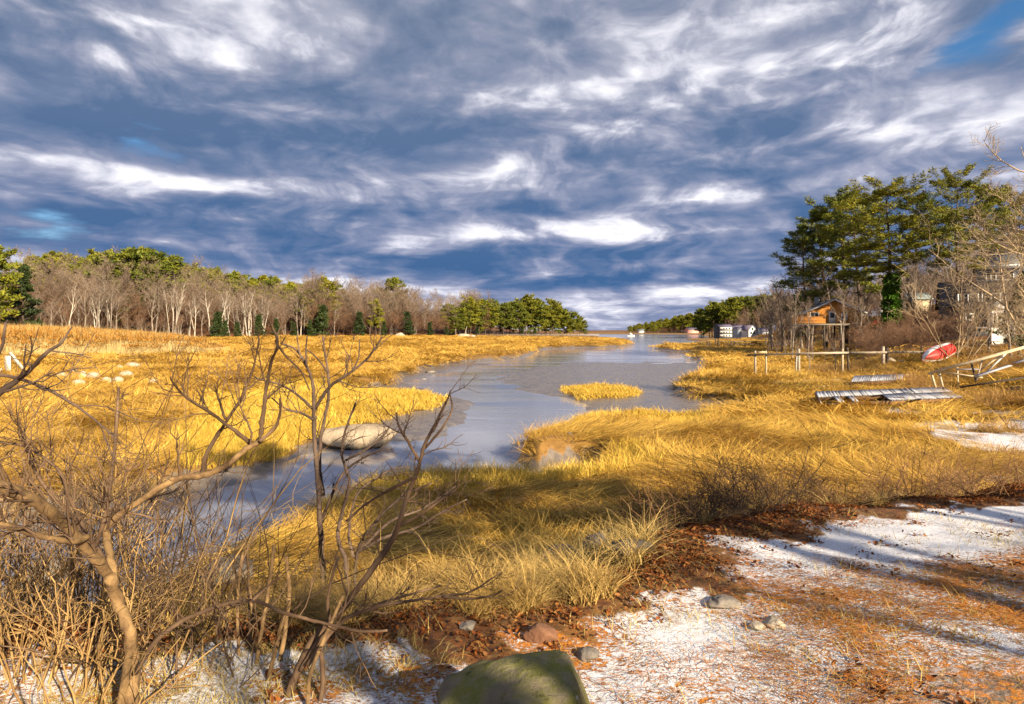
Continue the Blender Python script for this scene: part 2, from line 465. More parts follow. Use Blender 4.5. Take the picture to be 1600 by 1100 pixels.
# ground zones (what the ground is made of, not how it is lit)
D['dfg2'] = D['dfg'] + (fbm(gx * 1.3 + 7, gy * 1.3) - 0.5) * 1.3 + (fbm(gx * 5 + 7, gy * 5) - 0.5) * 0.7
z_mud = sstep(0.25, 0.7, D['k']) * (1 - D['far']) * (1 - sstep(-0.2, 0.5, D['di']))
z_snow = sstep(0.05, 0.6, D['dfg2'])
def snow_patch(x, y, D):
    p1 = sstep(0.44, 0.56, fbm(x * 0.28 + 3, y * 0.55 + 8)) * sstep(-4.5, -1, D['dsh']) * sstep(30, 25, y) * (D['dfg'] < 0.2)
    p2 = sstep(0.50, 0.60, fbm(x * 0.22 + 13, y * 0.5 + 2)) * sstep(-9, -4, D['dsh']) * sstep(0.5, -1.5, D['dsh']) * (y > 24) * (y < 42)
    return np.maximum(p1, p2 * 0.9)
z_snow2 = snow_patch(gx, gy, D)
z_leaf = np.maximum(sstep(-2.2, -0.3, D['dfg2']) * (1 - z_snow), np.maximum(sstep(-4, 4, D['dwl']), sstep(3, 8, D['dsh']) * (gy > 46)))
z_leaf = np.maximum(z_leaf, 0.75 * D['far'] * sstep(1.0, 2.0, gz))
zone = np.zeros((mb.n, 4), np.float32); zone[:, 3] = 1
N0 = len(gx)
zone[:N0, 0] = np.maximum(z_snow, z_snow2 * 0.8); zone[:N0, 1] = z_mud; zone[:N0, 2] = z_leaf
zone[N0:, 0] = 1.0

gm, nt = new_mat('ground_cover')
zn = nt.node('ShaderNodeAttribute', None, None, attribute_name='zone')
zs = nt.node('ShaderNodeSeparateColor', {0: zn.outputs['Color']}, None)
pos = wpos(nt)
nA = nt.noise(pos, 0.35, 5, 0.6); nB = nt.noise(pos, 2.2, 6, 0.65); nC = nt.noise(pos, 14.0, 6, 0.7); nD = nt.noise(pos, 60.0, 4, 0.7)
straw = nt.mix(nt.ss(nB, 0.3, 0.7), (0.13, 0.07, 0.020), (0.30, 0.165, 0.04))
straw = nt.mix(nt.ss(nA, 0.45, 0.65), straw, (0.30, 0.15, 0.028))
straw = nt.mix(nt.m('MULTIPLY', nt.ss(nC, 0.35, 0.7), 0.6), straw, (0.10, 0.055, 0.018))
# leaf litter
leafc = nt.ramp(nt.node('ShaderNodeTexVoronoi', {'Vector': pos, 'Scale': 22.0}, 'Color'), [(0.0, (0.05, 0.02, 0.01)), (0.35, (0.14, 0.05, 0.015)), (0.6, (0.24, 0.085, 0.02)), (0.85, (0.30, 0.16, 0.05)), (1, (0.10, 0.05, 0.02))])
leafc = nt.mix(nt.m('MULTIPLY', nt.ss(nC, 0.3, 0.65), 0.6), leafc, (0.045, 0.022, 0.012))
# snow dusted lawn with fallen needles
sp = nt.v('ADD', pos, nt.v('SCALE', nt.node('ShaderNodeTexNoise', {'Vector': pos, 'Scale': 3.0, 'Detail': 3.0}, 1), 0.35))
sAn = nt.noise(nt.v('MULTIPLY', sp, (22.0, 60.0, 22.0)), 1.0, 5, 0.65)
sBn = nt.noise(nt.v('MULTIPLY', sp, (70.0, 28.0, 40.0)), 1.0, 4, 0.65)
sFine = nt.m('ADD', nt.m('MULTIPLY', sAn, 0.6), nt.m('MULTIPLY', sBn, 0.4))
sBig = nt.noise(pos, 0.85, 4, 0.6)
spx = nt.node('ShaderNodeSeparateXYZ', {0: pos}, None)
# needles collect beside the drive at the near right, snow lies deeper further out
q_n = nt.m('SUBTRACT', nt.m('MULTIPLY', spx.outputs[0], 0.8), nt.m('SUBTRACT', spx.outputs[1], 3.2))
rightn = nt.m('MULTIPLY', nt.m('MULTIPLY', nt.ss(nt.m('ADD', q_n, nt.m('MULTIPLY', nt.m('SUBTRACT', nB, 0.5), 1.2)), 0.1, 1.3), nt.ss(spx.outputs[1], 4.7, 4.0)), 0.05)
cut = nt.m('ADD', nt.m('ADD', nt.m('MULTIPLY', nt.m('SUBTRACT', sBig, 0.5), 0.85), rightn), nt.m('SUBTRACT', 0.455, nt.m('MULTIPLY', nt.ss(spx.outputs[1], 4.4, 5.6), 0.10)))
snowmask = nt.ss(nt.m('SUBTRACT', sFine, cut), -0.035, 0.065)
needle = nt.ramp(nC, [(0.25, (0.10, 0.040, 0.014)), (0.45, (0.34, 0.115, 0.014)), (0.6, (0.66, 0.235, 0.018)), (0.8, (0.32, 0.14, 0.03))])
needle = nt.mix(nt.ss(nD, 0.45, 0.7), needle, (0.10, 0.06, 0.03))
gravel = nt.ramp(nt.node('ShaderNodeTexVoronoi', {'Vector': pos, 'Scale': 48.0}, 'Color'), [(0.0, (0.05, 0.045, 0.04)), (0.5, (0.16, 0.14, 0.11)), (1.0, (0.30, 0.27, 0.22))])
gmask = nt.m('MULTIPLY', nt.ss(nt.m('ADD', spx.outputs[0], nt.m('MULTIPLY', nB, 0.9)), 1.75, 2.4), nt.ss(nt.m('ADD', spx.outputs[1], nt.m('MULTIPLY', nB, 0.7)), 3.65, 3.1))
needle = nt.mix(nt.m('MULTIPLY', gmask, nt.ss(nC, 0.60, 0.42)), needle, gravel)
snowmask = nt.m('MULTIPLY', snowmask, nt.m('SUBTRACT', 1.0, gmask))
snowlawn = nt.mix(snowmask, needle, (0.65, 0.66, 0.72))
# mud
mudc = nt.mix(nt.ss(nB, 0.35, 0.7), (0.12, 0.10, 0.088), (0.21, 0.175, 0.145))
mudc = nt.mix(nt.m('MULTIPLY', nt.ss(nC, 0.55, 0.75), 0.7), mudc, (0.05, 0.035, 0.02))
snowz = nt.m('MULTIPLY', zs.outputs[0], 1.0)
col = nt.mix(zs.outputs[2], straw, leafc)
col = nt.mix(nt.ss(nt.m('ADD', snowz, nt.m('MULTIPLY', nt.m('SUBTRACT', nC, 0.5), 0.8)), 0.35, 0.65), col, snowlawn)
mudf = nt.ss(nt.m('ADD', zs.outputs[1], nt.m('MULTIPLY', nt.m('SUBTRACT', nB, 0.5), 0.5)), 0.35, 0.65)
col = nt.mix(mudf, col, mudc)
rough = nt.mix(mudf, (0.9, 0.9, 0.9), nt.ramp(nB, [(0.3, 0.16), (0.7, 0.42)]))
hgt = nt.m('ADD', nt.m('MULTIPLY', nC, 0.6), nt.m('ADD', nt.m('MULTIPLY', nD, 0.35), nt.m('MULTIPLY', snowmask, nt.m('MULTIPLY', snowz, 0.35))))
bmp = nt.node('ShaderNodeBump', {'Height': hgt, 'Strength': nt.m('SUBTRACT', 0.75, nt.m('MULTIPLY', mudf, 0.5)), 'Distance': 0.035})
bs = nt.node('ShaderNodeBsdfPrincipled', {'Base Color': col, 'Roughness': rough, 'Normal': bmp}, None)
bs.inputs['Specular IOR Level'].default_value = 0.4
nt.node('ShaderNodeOutputMaterial', {'Surface': bs.outputs[0]}, None)

gme = mb.mesh('ground', gm, True)
ca = gme.attributes.new('zone', 'FLOAT_COLOR', 'POINT')
ca.data.foreach_set('color', zone.ravel())
ground = link_mesh('ground', gme); tag(ground, kind='structure')

# ------------------------------------------------------------------ water
wm, nt = new_mat('tidal_water')
pos = wpos(nt)
w1 = nt.noise(nt.v('MULTIPLY', pos, (1.0, 1.6, 1.0)), 2.2, 5, 0.6, 0.4)
w2 = nt.noise(nt.v('MULTIPLY', pos, (0.5, 1.2, 1.0)), 9.0, 3, 0.6)
w3 = nt.noise(nt.v('MULTIPLY', pos, (0.06, 0.25, 1.0)), 1.0, 3, 0.6)
amp = nt.ss(w3, 0.42, 0.60)
wh = nt.m('MULTIPLY', nt.m('ADD', w1, nt.m('MULTIPLY', w2, 0.35)), nt.m('ADD', nt.m('MULTIPLY', amp, 0.8), 0.35))
wb = nt.node('ShaderNodeBump', {'Height': wh, 'Strength': 0.30, 'Distance': 0.03})
bs = nt.node('ShaderNodeBsdfPrincipled', {'Base Color': (0.225, 0.235, 0.29, 1), 'Roughness': nt.m('ADD', nt.m('MULTIPLY', amp, 0.10), 0.05), 'IOR': 1.33, 'Normal': wb}, None)
nt.node('ShaderNodeOutputMaterial', {'Surface': bs.outputs[0]}, None)
mbw = MB()
wa = np.radians(np.linspace(-75, 75, 121)); wr = np.array([5.0, 8, 12, 18, 26, 40, 60, 90, 140, 220, 340, 520, 800, 1300, 2500, 4400])
Aw, Rw = np.meshgrid(wa, wr)
wv = np.stack([(np.sin(Aw) * Rw).ravel(), (np.cos(Aw) * Rw).ravel(), np.full(Aw.size, WATER)], 1)
iw = np.arange(len(wr) - 1)[:, None] * len(wa); jw = np.arange(len(wa) - 1)[None, :]
mbw.add(wv, np.stack([iw + jw, iw + len(wa) + jw, iw + len(wa) + jw + 1, iw + jw + 1], -1).reshape(-1, 4))
water = mbw.build('water', wm, None, True); tag(water, kind='structure')
# ------------------------------------------------------------------ grasses (uncountable: scattered blades)
def grass_mat(name, c_lo, c_hi, c_dark, seed=0.0, trans=0.13, patch=0.25, green=None):
    mt, nt = new_mat(name)
    g = nt.node('ShaderNodeNewGeometry', None, None)
    isl = g.outputs['Random Per Island']
    pos = g.outputs['Position']
    a = nt.noise(nt.v('ADD', pos, (seed, seed, 0)), patch, 4, 0.6)
    b = nt.noise(nt.v('ADD', pos, (seed * 2, 0, 0)), 1.6, 4, 0.6)
    c = nt.mix(isl, c_lo, c_hi)
    c = nt.mix(nt.m('MULTIPLY', nt.ss(a, 0.48, 0.68), 0.55), c, c_dark)
    if green is not None:
        c = nt.mix(nt.m('MULTIPLY', nt.ss(b, 0.52, 0.66), 0.6), c, green)
    k = nt.m('ADD', 0.60, nt.m('MULTIPLY', nt.node('ShaderNodeTexWhiteNoise', {'W': isl}, 0, noise_dimensions='1D'), 0.65))
    c = nt.v('SCALE', c, k)
    finish(nt, c, 0.7, spec=0.2, trans=trans)
    return mt

def blades(rng, n, radius, length, th0, th1, width, az=None, azs=0.5, lvar=0.35, stations=4):
    """ribbon blades; th = angle from vertical (rad) at base and tip; az = lean direction or None for random"""
    rad = radius * np.sqrt(rng.rand(n)); a = rng.rand(n) * 6.283
    bx = rad * np.cos(a); by = rad * np.sin(a)
    d = (rng.rand(n) * 6.283) if az is None else az + rng.randn(n) * azs
    L = length * (1 + lvar * rng.randn(n)).clip(0.35, 1.8)
    t0 = th0 + 0.15 * rng.randn(n); t1 = th1 + 0.25 * rng.randn(n)
    w = width * (0.6 + 0.8 * rng.rand(n))
    s = np.linspace(0, 1, stations)
    th = t0[:, None] + (t1 - t0)[:, None] * s[None, :]
    ds = L[:, None] / (stations - 1)
    hx = np.cumsum(np.sin(th) * ds, 1) - np.sin(th[:, :1]) * ds
    hz = np.cumsum(np.cos(th) * ds, 1) - np.cos(th[:, :1]) * ds
    px = bx[:, None] + hx * np.cos(d)[:, None]; py = by[:, None] + hx * np.sin(d)[:, None]
    pz = hz - 0.03
    fa = d + 1.5708 + 0.9 * rng.randn(n)
    taper = np.array([1.0, 0.9, 0.65, 0.12]) if stations == 4 else np.linspace(1, 0.15, stations)
    ox = np.cos(fa)[:, None] * w[:, None] * taper / 2; oy = np.sin(fa)[:, None] * w[:, None] * taper / 2
    v = np.empty((n, stations, 2, 3))
    v[:, :, 0, 0] = px - ox; v[:, :, 0, 1] = py - oy; v[:, :, 0, 2] = pz
    v[:, :, 1, 0] = px + ox; v[:, :, 1, 1] = py + oy; v[:, :, 1, 2] = pz
    i = np.arange(n)[:, None] * stations * 2 + np.arange(stations - 1)[None, :] * 2
    q = np.stack([i, i + 1, i + 3, i + 2], -1).reshape(-1, 4)
    return v.reshape(-1, 3), q

def src_collection(name, meshes):
    c = bpy.data.collections.new(name)
    for k, me in enumerate(meshes):
        o = bpy.data.objects.new(name + '_%02d' % k, me)
        c.objects.link(o)
    return c

def scatter(name, coll, pts, rots, scls, idx):
    me = bpy.data.meshes.new(name)
    n = len(pts)
    me.vertices.add(n); me.vertices.foreach_set('co', np.asarray(pts, np.float32).ravel())
    a = me.attributes.new('rot', 'FLOAT_VECTOR', 'POINT'); a.data.foreach_set('vector', np.asarray(rots, np.float32).ravel())
    a = me.attributes.new('scl', 'FLOAT_VECTOR', 'POINT'); a.data.foreach_set('vector', np.asarray(scls, np.float32).ravel())
    a = me.attributes.new('idx', 'INT', 'POINT'); a.data.foreach_set('value', np.asarray(idx, np.int32))
    ob = link_mesh(name, me)
    g = bpy.data.node_groups.new(name, 'GeometryNodeTree')
    g.interface.new_socket('Geometry', in_out='INPUT', socket_type='NodeSocketGeometry')
    g.interface.new_socket('Geometry', in_out='OUTPUT', socket_type='NodeSocketGeometry')
    gi = g.nodes.new('NodeGroupInput'); go = g.nodes.new('NodeGroupOutput')
    ci = g.nodes.new('GeometryNodeCollectionInfo'); ci.inputs['Collection'].default_value = coll
    ci.inputs['Separate Children'].default_value = True; ci.inputs['Reset Children'].default_value = True
    mp = g.nodes.new('GeometryNodeMeshToPoints')
    ip = g.nodes.new('GeometryNodeInstanceOnPoints'); ip.inputs['Pick Instance'].default_value = True
    def attr(nm, typ):
        x = g.nodes.new('GeometryNodeInputNamedAttribute'); x.data_type = typ; x.inputs['Name'].default_value = nm
        return x.outputs['Attribute']
    g.links.new(gi.outputs[0], mp.inputs[0]); g.links.new(mp.outputs[0], ip.inputs['Points'])
    g.links.new(ci.outputs[0], ip.inputs['Instance'])
    g.links.new(attr('idx', 'INT'), ip.inputs['Instance Index'])
    er = g.nodes.new('FunctionNodeEulerToRotation'); g.links.new(attr('rot', 'FLOAT_VECTOR'), er.inputs[0])
    g.links.new(er.outputs[0], ip.inputs['Rotation'])
    g.links.new(attr('scl', 'FLOAT_VECTOR'), ip.inputs['Scale'])
    g.links.new(ip.outputs[0], go.inputs[0])
    md = ob.modifiers.new('scatter', 'NODES'); md.node_group = g
    tag(ob, kind='stuff')
    return ob

RNG = np.random.RandomState(5)
def sample_polar(n, r0, r1, a0=-43, a1=43):
    """uniform in area within a sector around the camera foot"""
    r = np.sqrt(RNG.rand(n) * (r1 * r1 - r0 * r0) + r0 * r0)
    a = np.radians(a0 + (a1 - a0) * RNG.rand(n))
    return r * np.sin(a), r * np.cos(a)
def sector_area(r0, r1, a0=-43, a1=43): return math.radians(a1 - a0) * 0.5 * (r1 * r1 - r0 * r0)

hayM = grass_mat('salt_hay', (0.42, 0.215, 0.030), (0.92, 0.60, 0.125), (0.27, 0.130, 0.024), 3.0, green=(0.27, 0.135, 0.026))
cordM = grass_mat('cord_grass', (0.52, 0.31, 0.040), (0.86, 0.60, 0.115), (0.40, 0.25, 0.03), 21.0, green=(0.30, 0.25, 0.03))
bunchM = grass_mat('bunch_grass', (0.50, 0.32, 0.09), (0.74, 0.54, 0.20), (0.30, 0.17, 0.05), 8.0)
reedM = grass_mat('reed', (0.66, 0.47, 0.19), (0.88, 0.70, 0.34), (0.62, 0.42, 0.15), 14.0)
plumeM = grass_mat('reed_plume', (0.42, 0.20, 0.035), (0.58, 0.30, 0.06), (0.45, 0.22, 0.04), 14.0, 0.35)

def blade_mesh(name, mat, seed, specs):
    rng = np.random.RandomState(seed); b = MB()
    for kw in specs:
        v, q = blades(rng, **kw); b.add(v, q)
    return b.mesh(name, mat)

hay_near = [blade_mesh('hay', hayM, 10 + k, [dict(n=44, radius=0.32, length=0.66, th0=1.28, th1=1.72, width=0.011, az=0.0, azs=0.30), dict(n=4, radius=0.25, length=0.20, th0=0.5, th1=1.4, width=0.009, az=0.0, azs=0.9)]) for k in range(5)]
hay_mid = [blade_mesh('hay', hayM, 30 + k, [dict(n=140, radius=0.75, length=0.66, th0=1.22, th1=1.75, width=0.024, az=0.0, azs=0.38), dict(n=16, radius=0.7, length=0.34, th0=0.35, th1=1.2, width=0.016)]) for k in range(5)]
hay_far = [blade_mesh('hay', hayM, 50 + k, [dict(n=190, radius=1.9, length=0.60, th0=0.7, th1=1.7, width=0.055, az=0.0, azs=0.6)]) for k in range(4)]
cord_near = [blade_mesh('cord', cordM, 70 + k, [dict(n=46, radius=0.20, length=0.26, th0=0.15, th1=0.8, width=0.009)]) for k in range(4)]
cord_mid = [blade_mesh('cord', cordM, 80 + k, [dict(n=130, radius=0.55, length=0.30, th0=0.15, th1=0.8, width=0.020)]) for k in range(4)]
bunch = [blade_mesh('bunch', bunchM, 90 + k, [dict(n=90, radius=0.13, length=0.52, th0=0.2, th1=1.6, width=0.0085, stations=5), dict(n=40, radius=0.16, length=0.45, th0=0.4, th1=1.9, width=0.007, stations=5)]) for k in range(5)]

C_hn = src_collection('hay_near', hay_near); C_hm = src_collection('hay_mid', hay_mid); C_hf = src_collection('hay_far', hay_far)
C_cn = src_collection('cord_near', cord_near); C_cm = src_collection('cord_mid', cord_mid); C_b = src_collection('bunch', bunch)

def flow(x, y):
    return 6.283 * (fbm(x * 0.16 + 5, y * 0.16 + 2, 3) * 2.2) + 2.0 * (vnoise(x * 0.9, y * 0.9) - 0.5)

def grass_field(name, coll, nvar, x, y, keep, smin, smax, z, sink=0.0, hgt=None, tilt=0.12):
    x, y, z = x[keep], y[keep], z[keep]; n = len(x)
    s = smin + (smax - smin) * RNG.rand(n)
    h = s if hgt is None else s * hgt[keep]
    rot = np.stack([tilt * RNG.randn(n), tilt * RNG.randn(n), flow(x, y)], 1)
    return scatter(name, coll, np.stack([x, y, z - sink], 1), rot, np.stack([s, s, h], 1), RNG.randint(0, nvar, n))

def marsh_mask(D, dcmax=-0.1):
    lowg = (D['dlow'] > -0.5) | (D['di'] > 0.15)
    grass = (RNG.rand(len(D['k'])) > 0.9 * D['sp']) & (D['k'] < 0.45) & (D['dfg'] < -1.6) & (D['dwl'] < 2) & (D['far'] < 0.1)
    return grass, lowg

SWIRL = lambda x, y: 0.5 + 1.1 * fbm(x * 0.30 + 31, y * 0.30 + 7, 3)
# near
x, y = sample_polar(int(sector_area(5.5, 26) * 24), 5.5, 26); z, D = land(x, y, True); D['sp'] = snow_patch(x, y, D); g, lw = marsh_mask(D)
nearlow = sdist(x, y, lawn_near) > -0.8
keep = g & ~lw & ~(nearlow & (RNG.rand(len(x)) < 0.75)) & ((D['dsh'] < 1.5) | (RNG.rand(len(x)) < 0.5))
grass_field('salt_hay_grass', C_hn, 5, x, y, keep, 0.7, 1.3, z, hgt=SWIRL(x, y), tilt=0.10)
keep = g & (lw | nearlow)
grass_field('cord_grass', C_cn, 4, x, y, keep, 0.8, 1.3, z)
# middle distance
x, y = sample_polar(int(sector_area(26, 62) * 4.2), 26, 62); z, D = land(x, y, True); D['sp'] = snow_patch(x, y, D); g, lw = marsh_mask(D)
keep = g & ~lw & ((D['dsh'] < 3) | ((D['dsh'] < 7) & (y < 48)) | (RNG.rand(len(x)) < 0.15))
grass_field('salt_hay_grass', C_hm, 5, x, y, keep, 0.8, 1.3, z, hgt=SWIRL(x, y))
keep = ((D['k'] < 0.5) & lw & (D['far'] < 0.1)) | (D['di'] > 0.1)
grass_field('cord_grass', C_cm, 4, x, y, keep, 0.8, 1.25, z, hgt=np.full(len(x), 0.7))
# far
x, y = sample_polar(int(sector_area(62, 240) * 0.34), 62, 240); z, D = land(x, y, True); D['sp'] = snow_patch(x, y, D); g, lw = marsh_mask(D)
keep = g & ((D['dsh'] < 4) | (RNG.rand(len(x)) < 0.15))
grass_field('salt_hay_grass', C_hf, 4, x, y, keep, 0.8, 1.3, z)
# drooping fringe along the creek banks
cp = np.array(smooth_poly(creek, 4))
seg = np.linalg.norm(np.diff(cp, axis=0, append=cp[:1]), axis=1)
rm = np.hypot(cp[:, 0], cp[:, 1])
fx, fy, fr = [], [], []
for k in range(len(cp)):
    if rm[k] > 170 or cp[k][1] < 3: continue
    nn = int(seg[k] * (4 if rm[k] < 30 else 1.7 if rm[k] < 70 else 0.6)) + 1
    t = RNG.rand(nn); a_, b_ = cp[k], cp[(k + 1) % len(cp)]
    dv = (b_ - a_) / (seg[k] + 1e-9)
    off = (RNG.rand(nn) - 0.75) * np.clip(0.016 * rm[k], 0.3, 1.6)
    nx, ny = dv[1], -dv[0]
    fx += list(a_[0] + (b_[0] - a_[0]) * t + nx * off); fy += list(a_[1] + (b_[1] - a_[1]) * t + ny * off)
    fr += [math.atan2(ny, nx)] * nn
fx, fy, fr = np.array(fx), np.array(fy), np.array(fr)
# find which side is the creek
ins = sdist(fx + 0.8 * np.cos(fr), fy + 0.8 * np.sin(fr), creek_s) > sdist(fx, fy, creek_s)
fr = np.where(ins, fr, fr + math.pi)
z, D = land(fx, fy, True)
keep = (D['k'] < 0.75) & (z > WATER + 0.28) & (D['dlow'] < 0.2)
fs = np.where(np.hypot(fx, fy) < 30, 0.75, np.where(np.hypot(fx, fy) < 70, 1.25, 2.0))[keep] * (0.8 + 0.4 * RNG.rand(keep.sum()))
n = keep.sum()
scatter('bank_grass', C_hn, np.stack([fx, fy, z + 0.03], 1)[keep], np.stack([np.zeros(n), 0.2 + 0.25 * RNG.rand(n), fr[keep] + 0.35 * RNG.randn(n)], 1), np.stack([fs, fs * 1.2, fs], 1), RNG.randint(0, 5, n))

# golden bunch grass on the slope below the snowy lawn
x, y = sample_polar(26000, 2.6, 11, -48, 44); z, D = land(x, y, True)
dens_b = sstep(-1.7, -0.8, D['dfg']) * sstep(0.05, -0.35, D['dfg']) * sstep(0.34, 0.52, fbm(x * 0.8 + 50, y * 0.8, 3))
dens_b *= np.interp(x / np.maximum(y, 0.1), [-1.0, -0.55, -0.3, 0.02, 0.14, 0.24, 0.6], [0.08, 0.10, 0.70, 0.60, 0.30, 0.05, 0.03])
keep = (RNG.rand(len(x)) < dens_b * 0.34) & (D['k'] < 0.3)
grass_field('bunch_grass', C_b, 5, x, y, keep, 0.38, 0.82, z, tilt=0.22)
# thin, dry weeds over the rough ground on the right
x, y = sample_polar(9000, 7, 60, 12, 44); z, D = land(x, y, True)
rough_w = sstep(-2.0, 1.0, D['dsh']) * sstep(14, 9, D['dsh']) * (D['dfg'] < -1.2)
rough_w = np.maximum(rough_w, sstep(-4.5, -2.8, D['dfg']) * (D['dfg'] < -0.7) * (x > 2.5))
keep = (RNG.rand(len(x)) < (1 - 0.85 * snow_patch(x, y, D)) * rough_w * 0.6 * sstep(0.40, 0.58, fbm(x * 0.4 + 80, y * 0.4))) & (D['k'] < 0.2)
weedM = grass_mat('dry_weeds', (0.33, 0.18, 0.06), (0.55, 0.34, 0.12), (0.25, 0.11, 0.04), 31.0)
weeds = [blade_mesh('weed', weedM, 140 + k, [dict(n=70, radius=0.30, length=0.55, th0=0.15, th1=1.1, width=0.012), dict(n=20, radius=0.3, length=0.8, th0=0.1, th1=0.7, width=0.008)]) for k in range(4)]
grass_field('dry_weeds', src_collection('weeds', weeds), 4, x, y, keep, 0.6, 1.2, z, hgt=np.interp(np.hypot(x, y), [7, 14, 25], [0.32, 0.5, 0.85]), tilt=0.3)

# reed bed on the left
def reed_mesh(seed):
    rng = np.random.RandomState(seed); b = MB()
    v, q = blades(rng, 26, 0.7, 2.7, 0.03, 0.16, 0.022, lvar=0.12); b.add(v, q)
    v, q = blades(rng, 16, 0.7, 1.7, 0.1, 0.5, 0.028, lvar=0.25); b.add(v, q)
    s1 = b.n
    nq = sum(len(a) for a in b.q)
    v, q = blades(rng, 20, 0.7, 0.45, 0.2, 0.9, 0.10, lvar=0.25); v[:, 2] += 2.45 + 0.0 * v[:, 2]; b.add(v, q)
    me = b.mesh('reed', [reedM, plumeM])
    mi = np.zeros(len(me.polygons), np.int32); mi[nq:] = 1
    me.polygons.foreach_set('material_index', mi)
    return me
reeds = [reed_mesh(160 + k) for k in range(4)]
n = 9000
x = -125 + 95 * RNG.rand(n); y = 58 + 45 * RNG.rand(n); z, D = land(x, y, True)
dr = sdist(x, y, smooth_poly(reed_p, 2)) + 3.0 * (fbm(x * 0.2, y * 0.2) - 0.5)
keep = dr > 0
hh = (0.72 + 0.45 * sstep(-36, -70, x)) * (0.55 + 0.45 * sstep(0, 3, dr))
grass_field('reed_bed', src_collection('reeds', reeds), 4, x, y, keep, 0.85, 1.1, z, hgt=hh, tilt=0.05)
# ------------------------------------------------------------------ trees
def bark_mat(name, lo, hi, scale=3.0, stretch=(1, 1, 0.25), dark=None):
    mt, nt = new_mat(name)
    p = nt.v('MULTIPLY', opos(nt), stretch)
    a = nt.noise(p, scale, 6, 0.65)
    c = nt.mix(nt.ss(a, 0.3, 0.7), lo, hi)
    if dark is not None:
        b = nt.noise(nt.v('MULTIPLY', opos(nt), (1, 1, 3.0)), 1.6, 4, 0.6)
        c = nt.mix(nt.ss(b, 0.62, 0.70), c, dark)
    c = nt.v('SCALE', c, nt.m('ADD', 0.8, nt.m('MULTIPLY', orand(nt), 0.4)))
    finish(nt, c, 0.9, a, 0.5, 0.02, 0.15)
    return mt
greyBark = bark_mat('grey_bark', (0.14, 0.11, 0.09), (0.34, 0.285, 0.235))
twigM = bark_mat('twigs', (0.155, 0.112, 0.082), (0.31, 0.235, 0.18), 0.6, (1, 1, 1))
twigRedM = bark_mat('reddish_twigs', (0.13, 0.068, 0.042), (0.27, 0.165, 0.105), 0.6, (1, 1, 1))
paleBark = bark_mat('pale_bark', (0.36, 0.32, 0.27), (0.60, 0.55, 0.47), 2.0, (1, 1, 0.6), (0.10, 0.08, 0.07))
tanTwigM = bark_mat('tan_twigs', (0.30, 0.215, 0.13), (0.50, 0.385, 0.245), 0.8, (1, 1, 1))
pineBark = bark_mat('pine_bark', (0.055, 0.042, 0.035), (0.15, 0.11, 0.085))
def needle_mat(name, lo, hi, deep):
    mt, nt = new_mat(name)
    isl = nt.node('ShaderNodeNewGeometry', None, 'Random Per Island')
    b = nt.noise(opos(nt), 0.55, 3, 0.6)
    c = nt.mix(isl, lo, hi)
    c = nt.mix(nt.ss(b, 0.42, 0.66), c, deep)
    c = nt.mix(nt.m('MULTIPLY', nt.ss(orand(nt), 0.25, 0.9), 0.45), c, deep)
    finish(nt, c, 0.6, spec=0.25, trans=0.15)
    return mt
pineGreen = needle_mat('pine_needles', (0.135, 0.160, 0.014), (0.310, 0.290, 0.024), (0.065, 0.095, 0.016))
pineGold = needle_mat('golden_pine_needles', (0.170, 0.175, 0.012), (0.330, 0.290, 0.020), (0.095, 0.115, 0.014))
pineDark = needle_mat('dark_pine_needles', (0.028, 0.048, 0.014), (0.065, 0.088, 0.020), (0.020, 0.038, 0.014))
ivyM = needle_mat('ivy', (0.06, 0.15, 0.012), (0.14, 0.27, 0.022), (0.04, 0.09, 0.010))

def rot_dir(rng, d, ang):
    """unit vector at angle ang from d with random azimuth"""
    r = rng.randn(3); r -= d * np.dot(r, d); r /= np.linalg.norm(r) + 1e-9
    return d * math.cos(ang) + r * math.sin(ang)
def walk(rng, p, d, L, n, jit, up=0.0, sag=0.0):
    pts = [p]; st = L / n
    for k in range(n):
        d = d + rng.randn(3) * jit + np.array([0, 0, up])
        d /= np.linalg.norm(d)
        p = p + d * st
        pts.append(p)
    return np.array(pts)

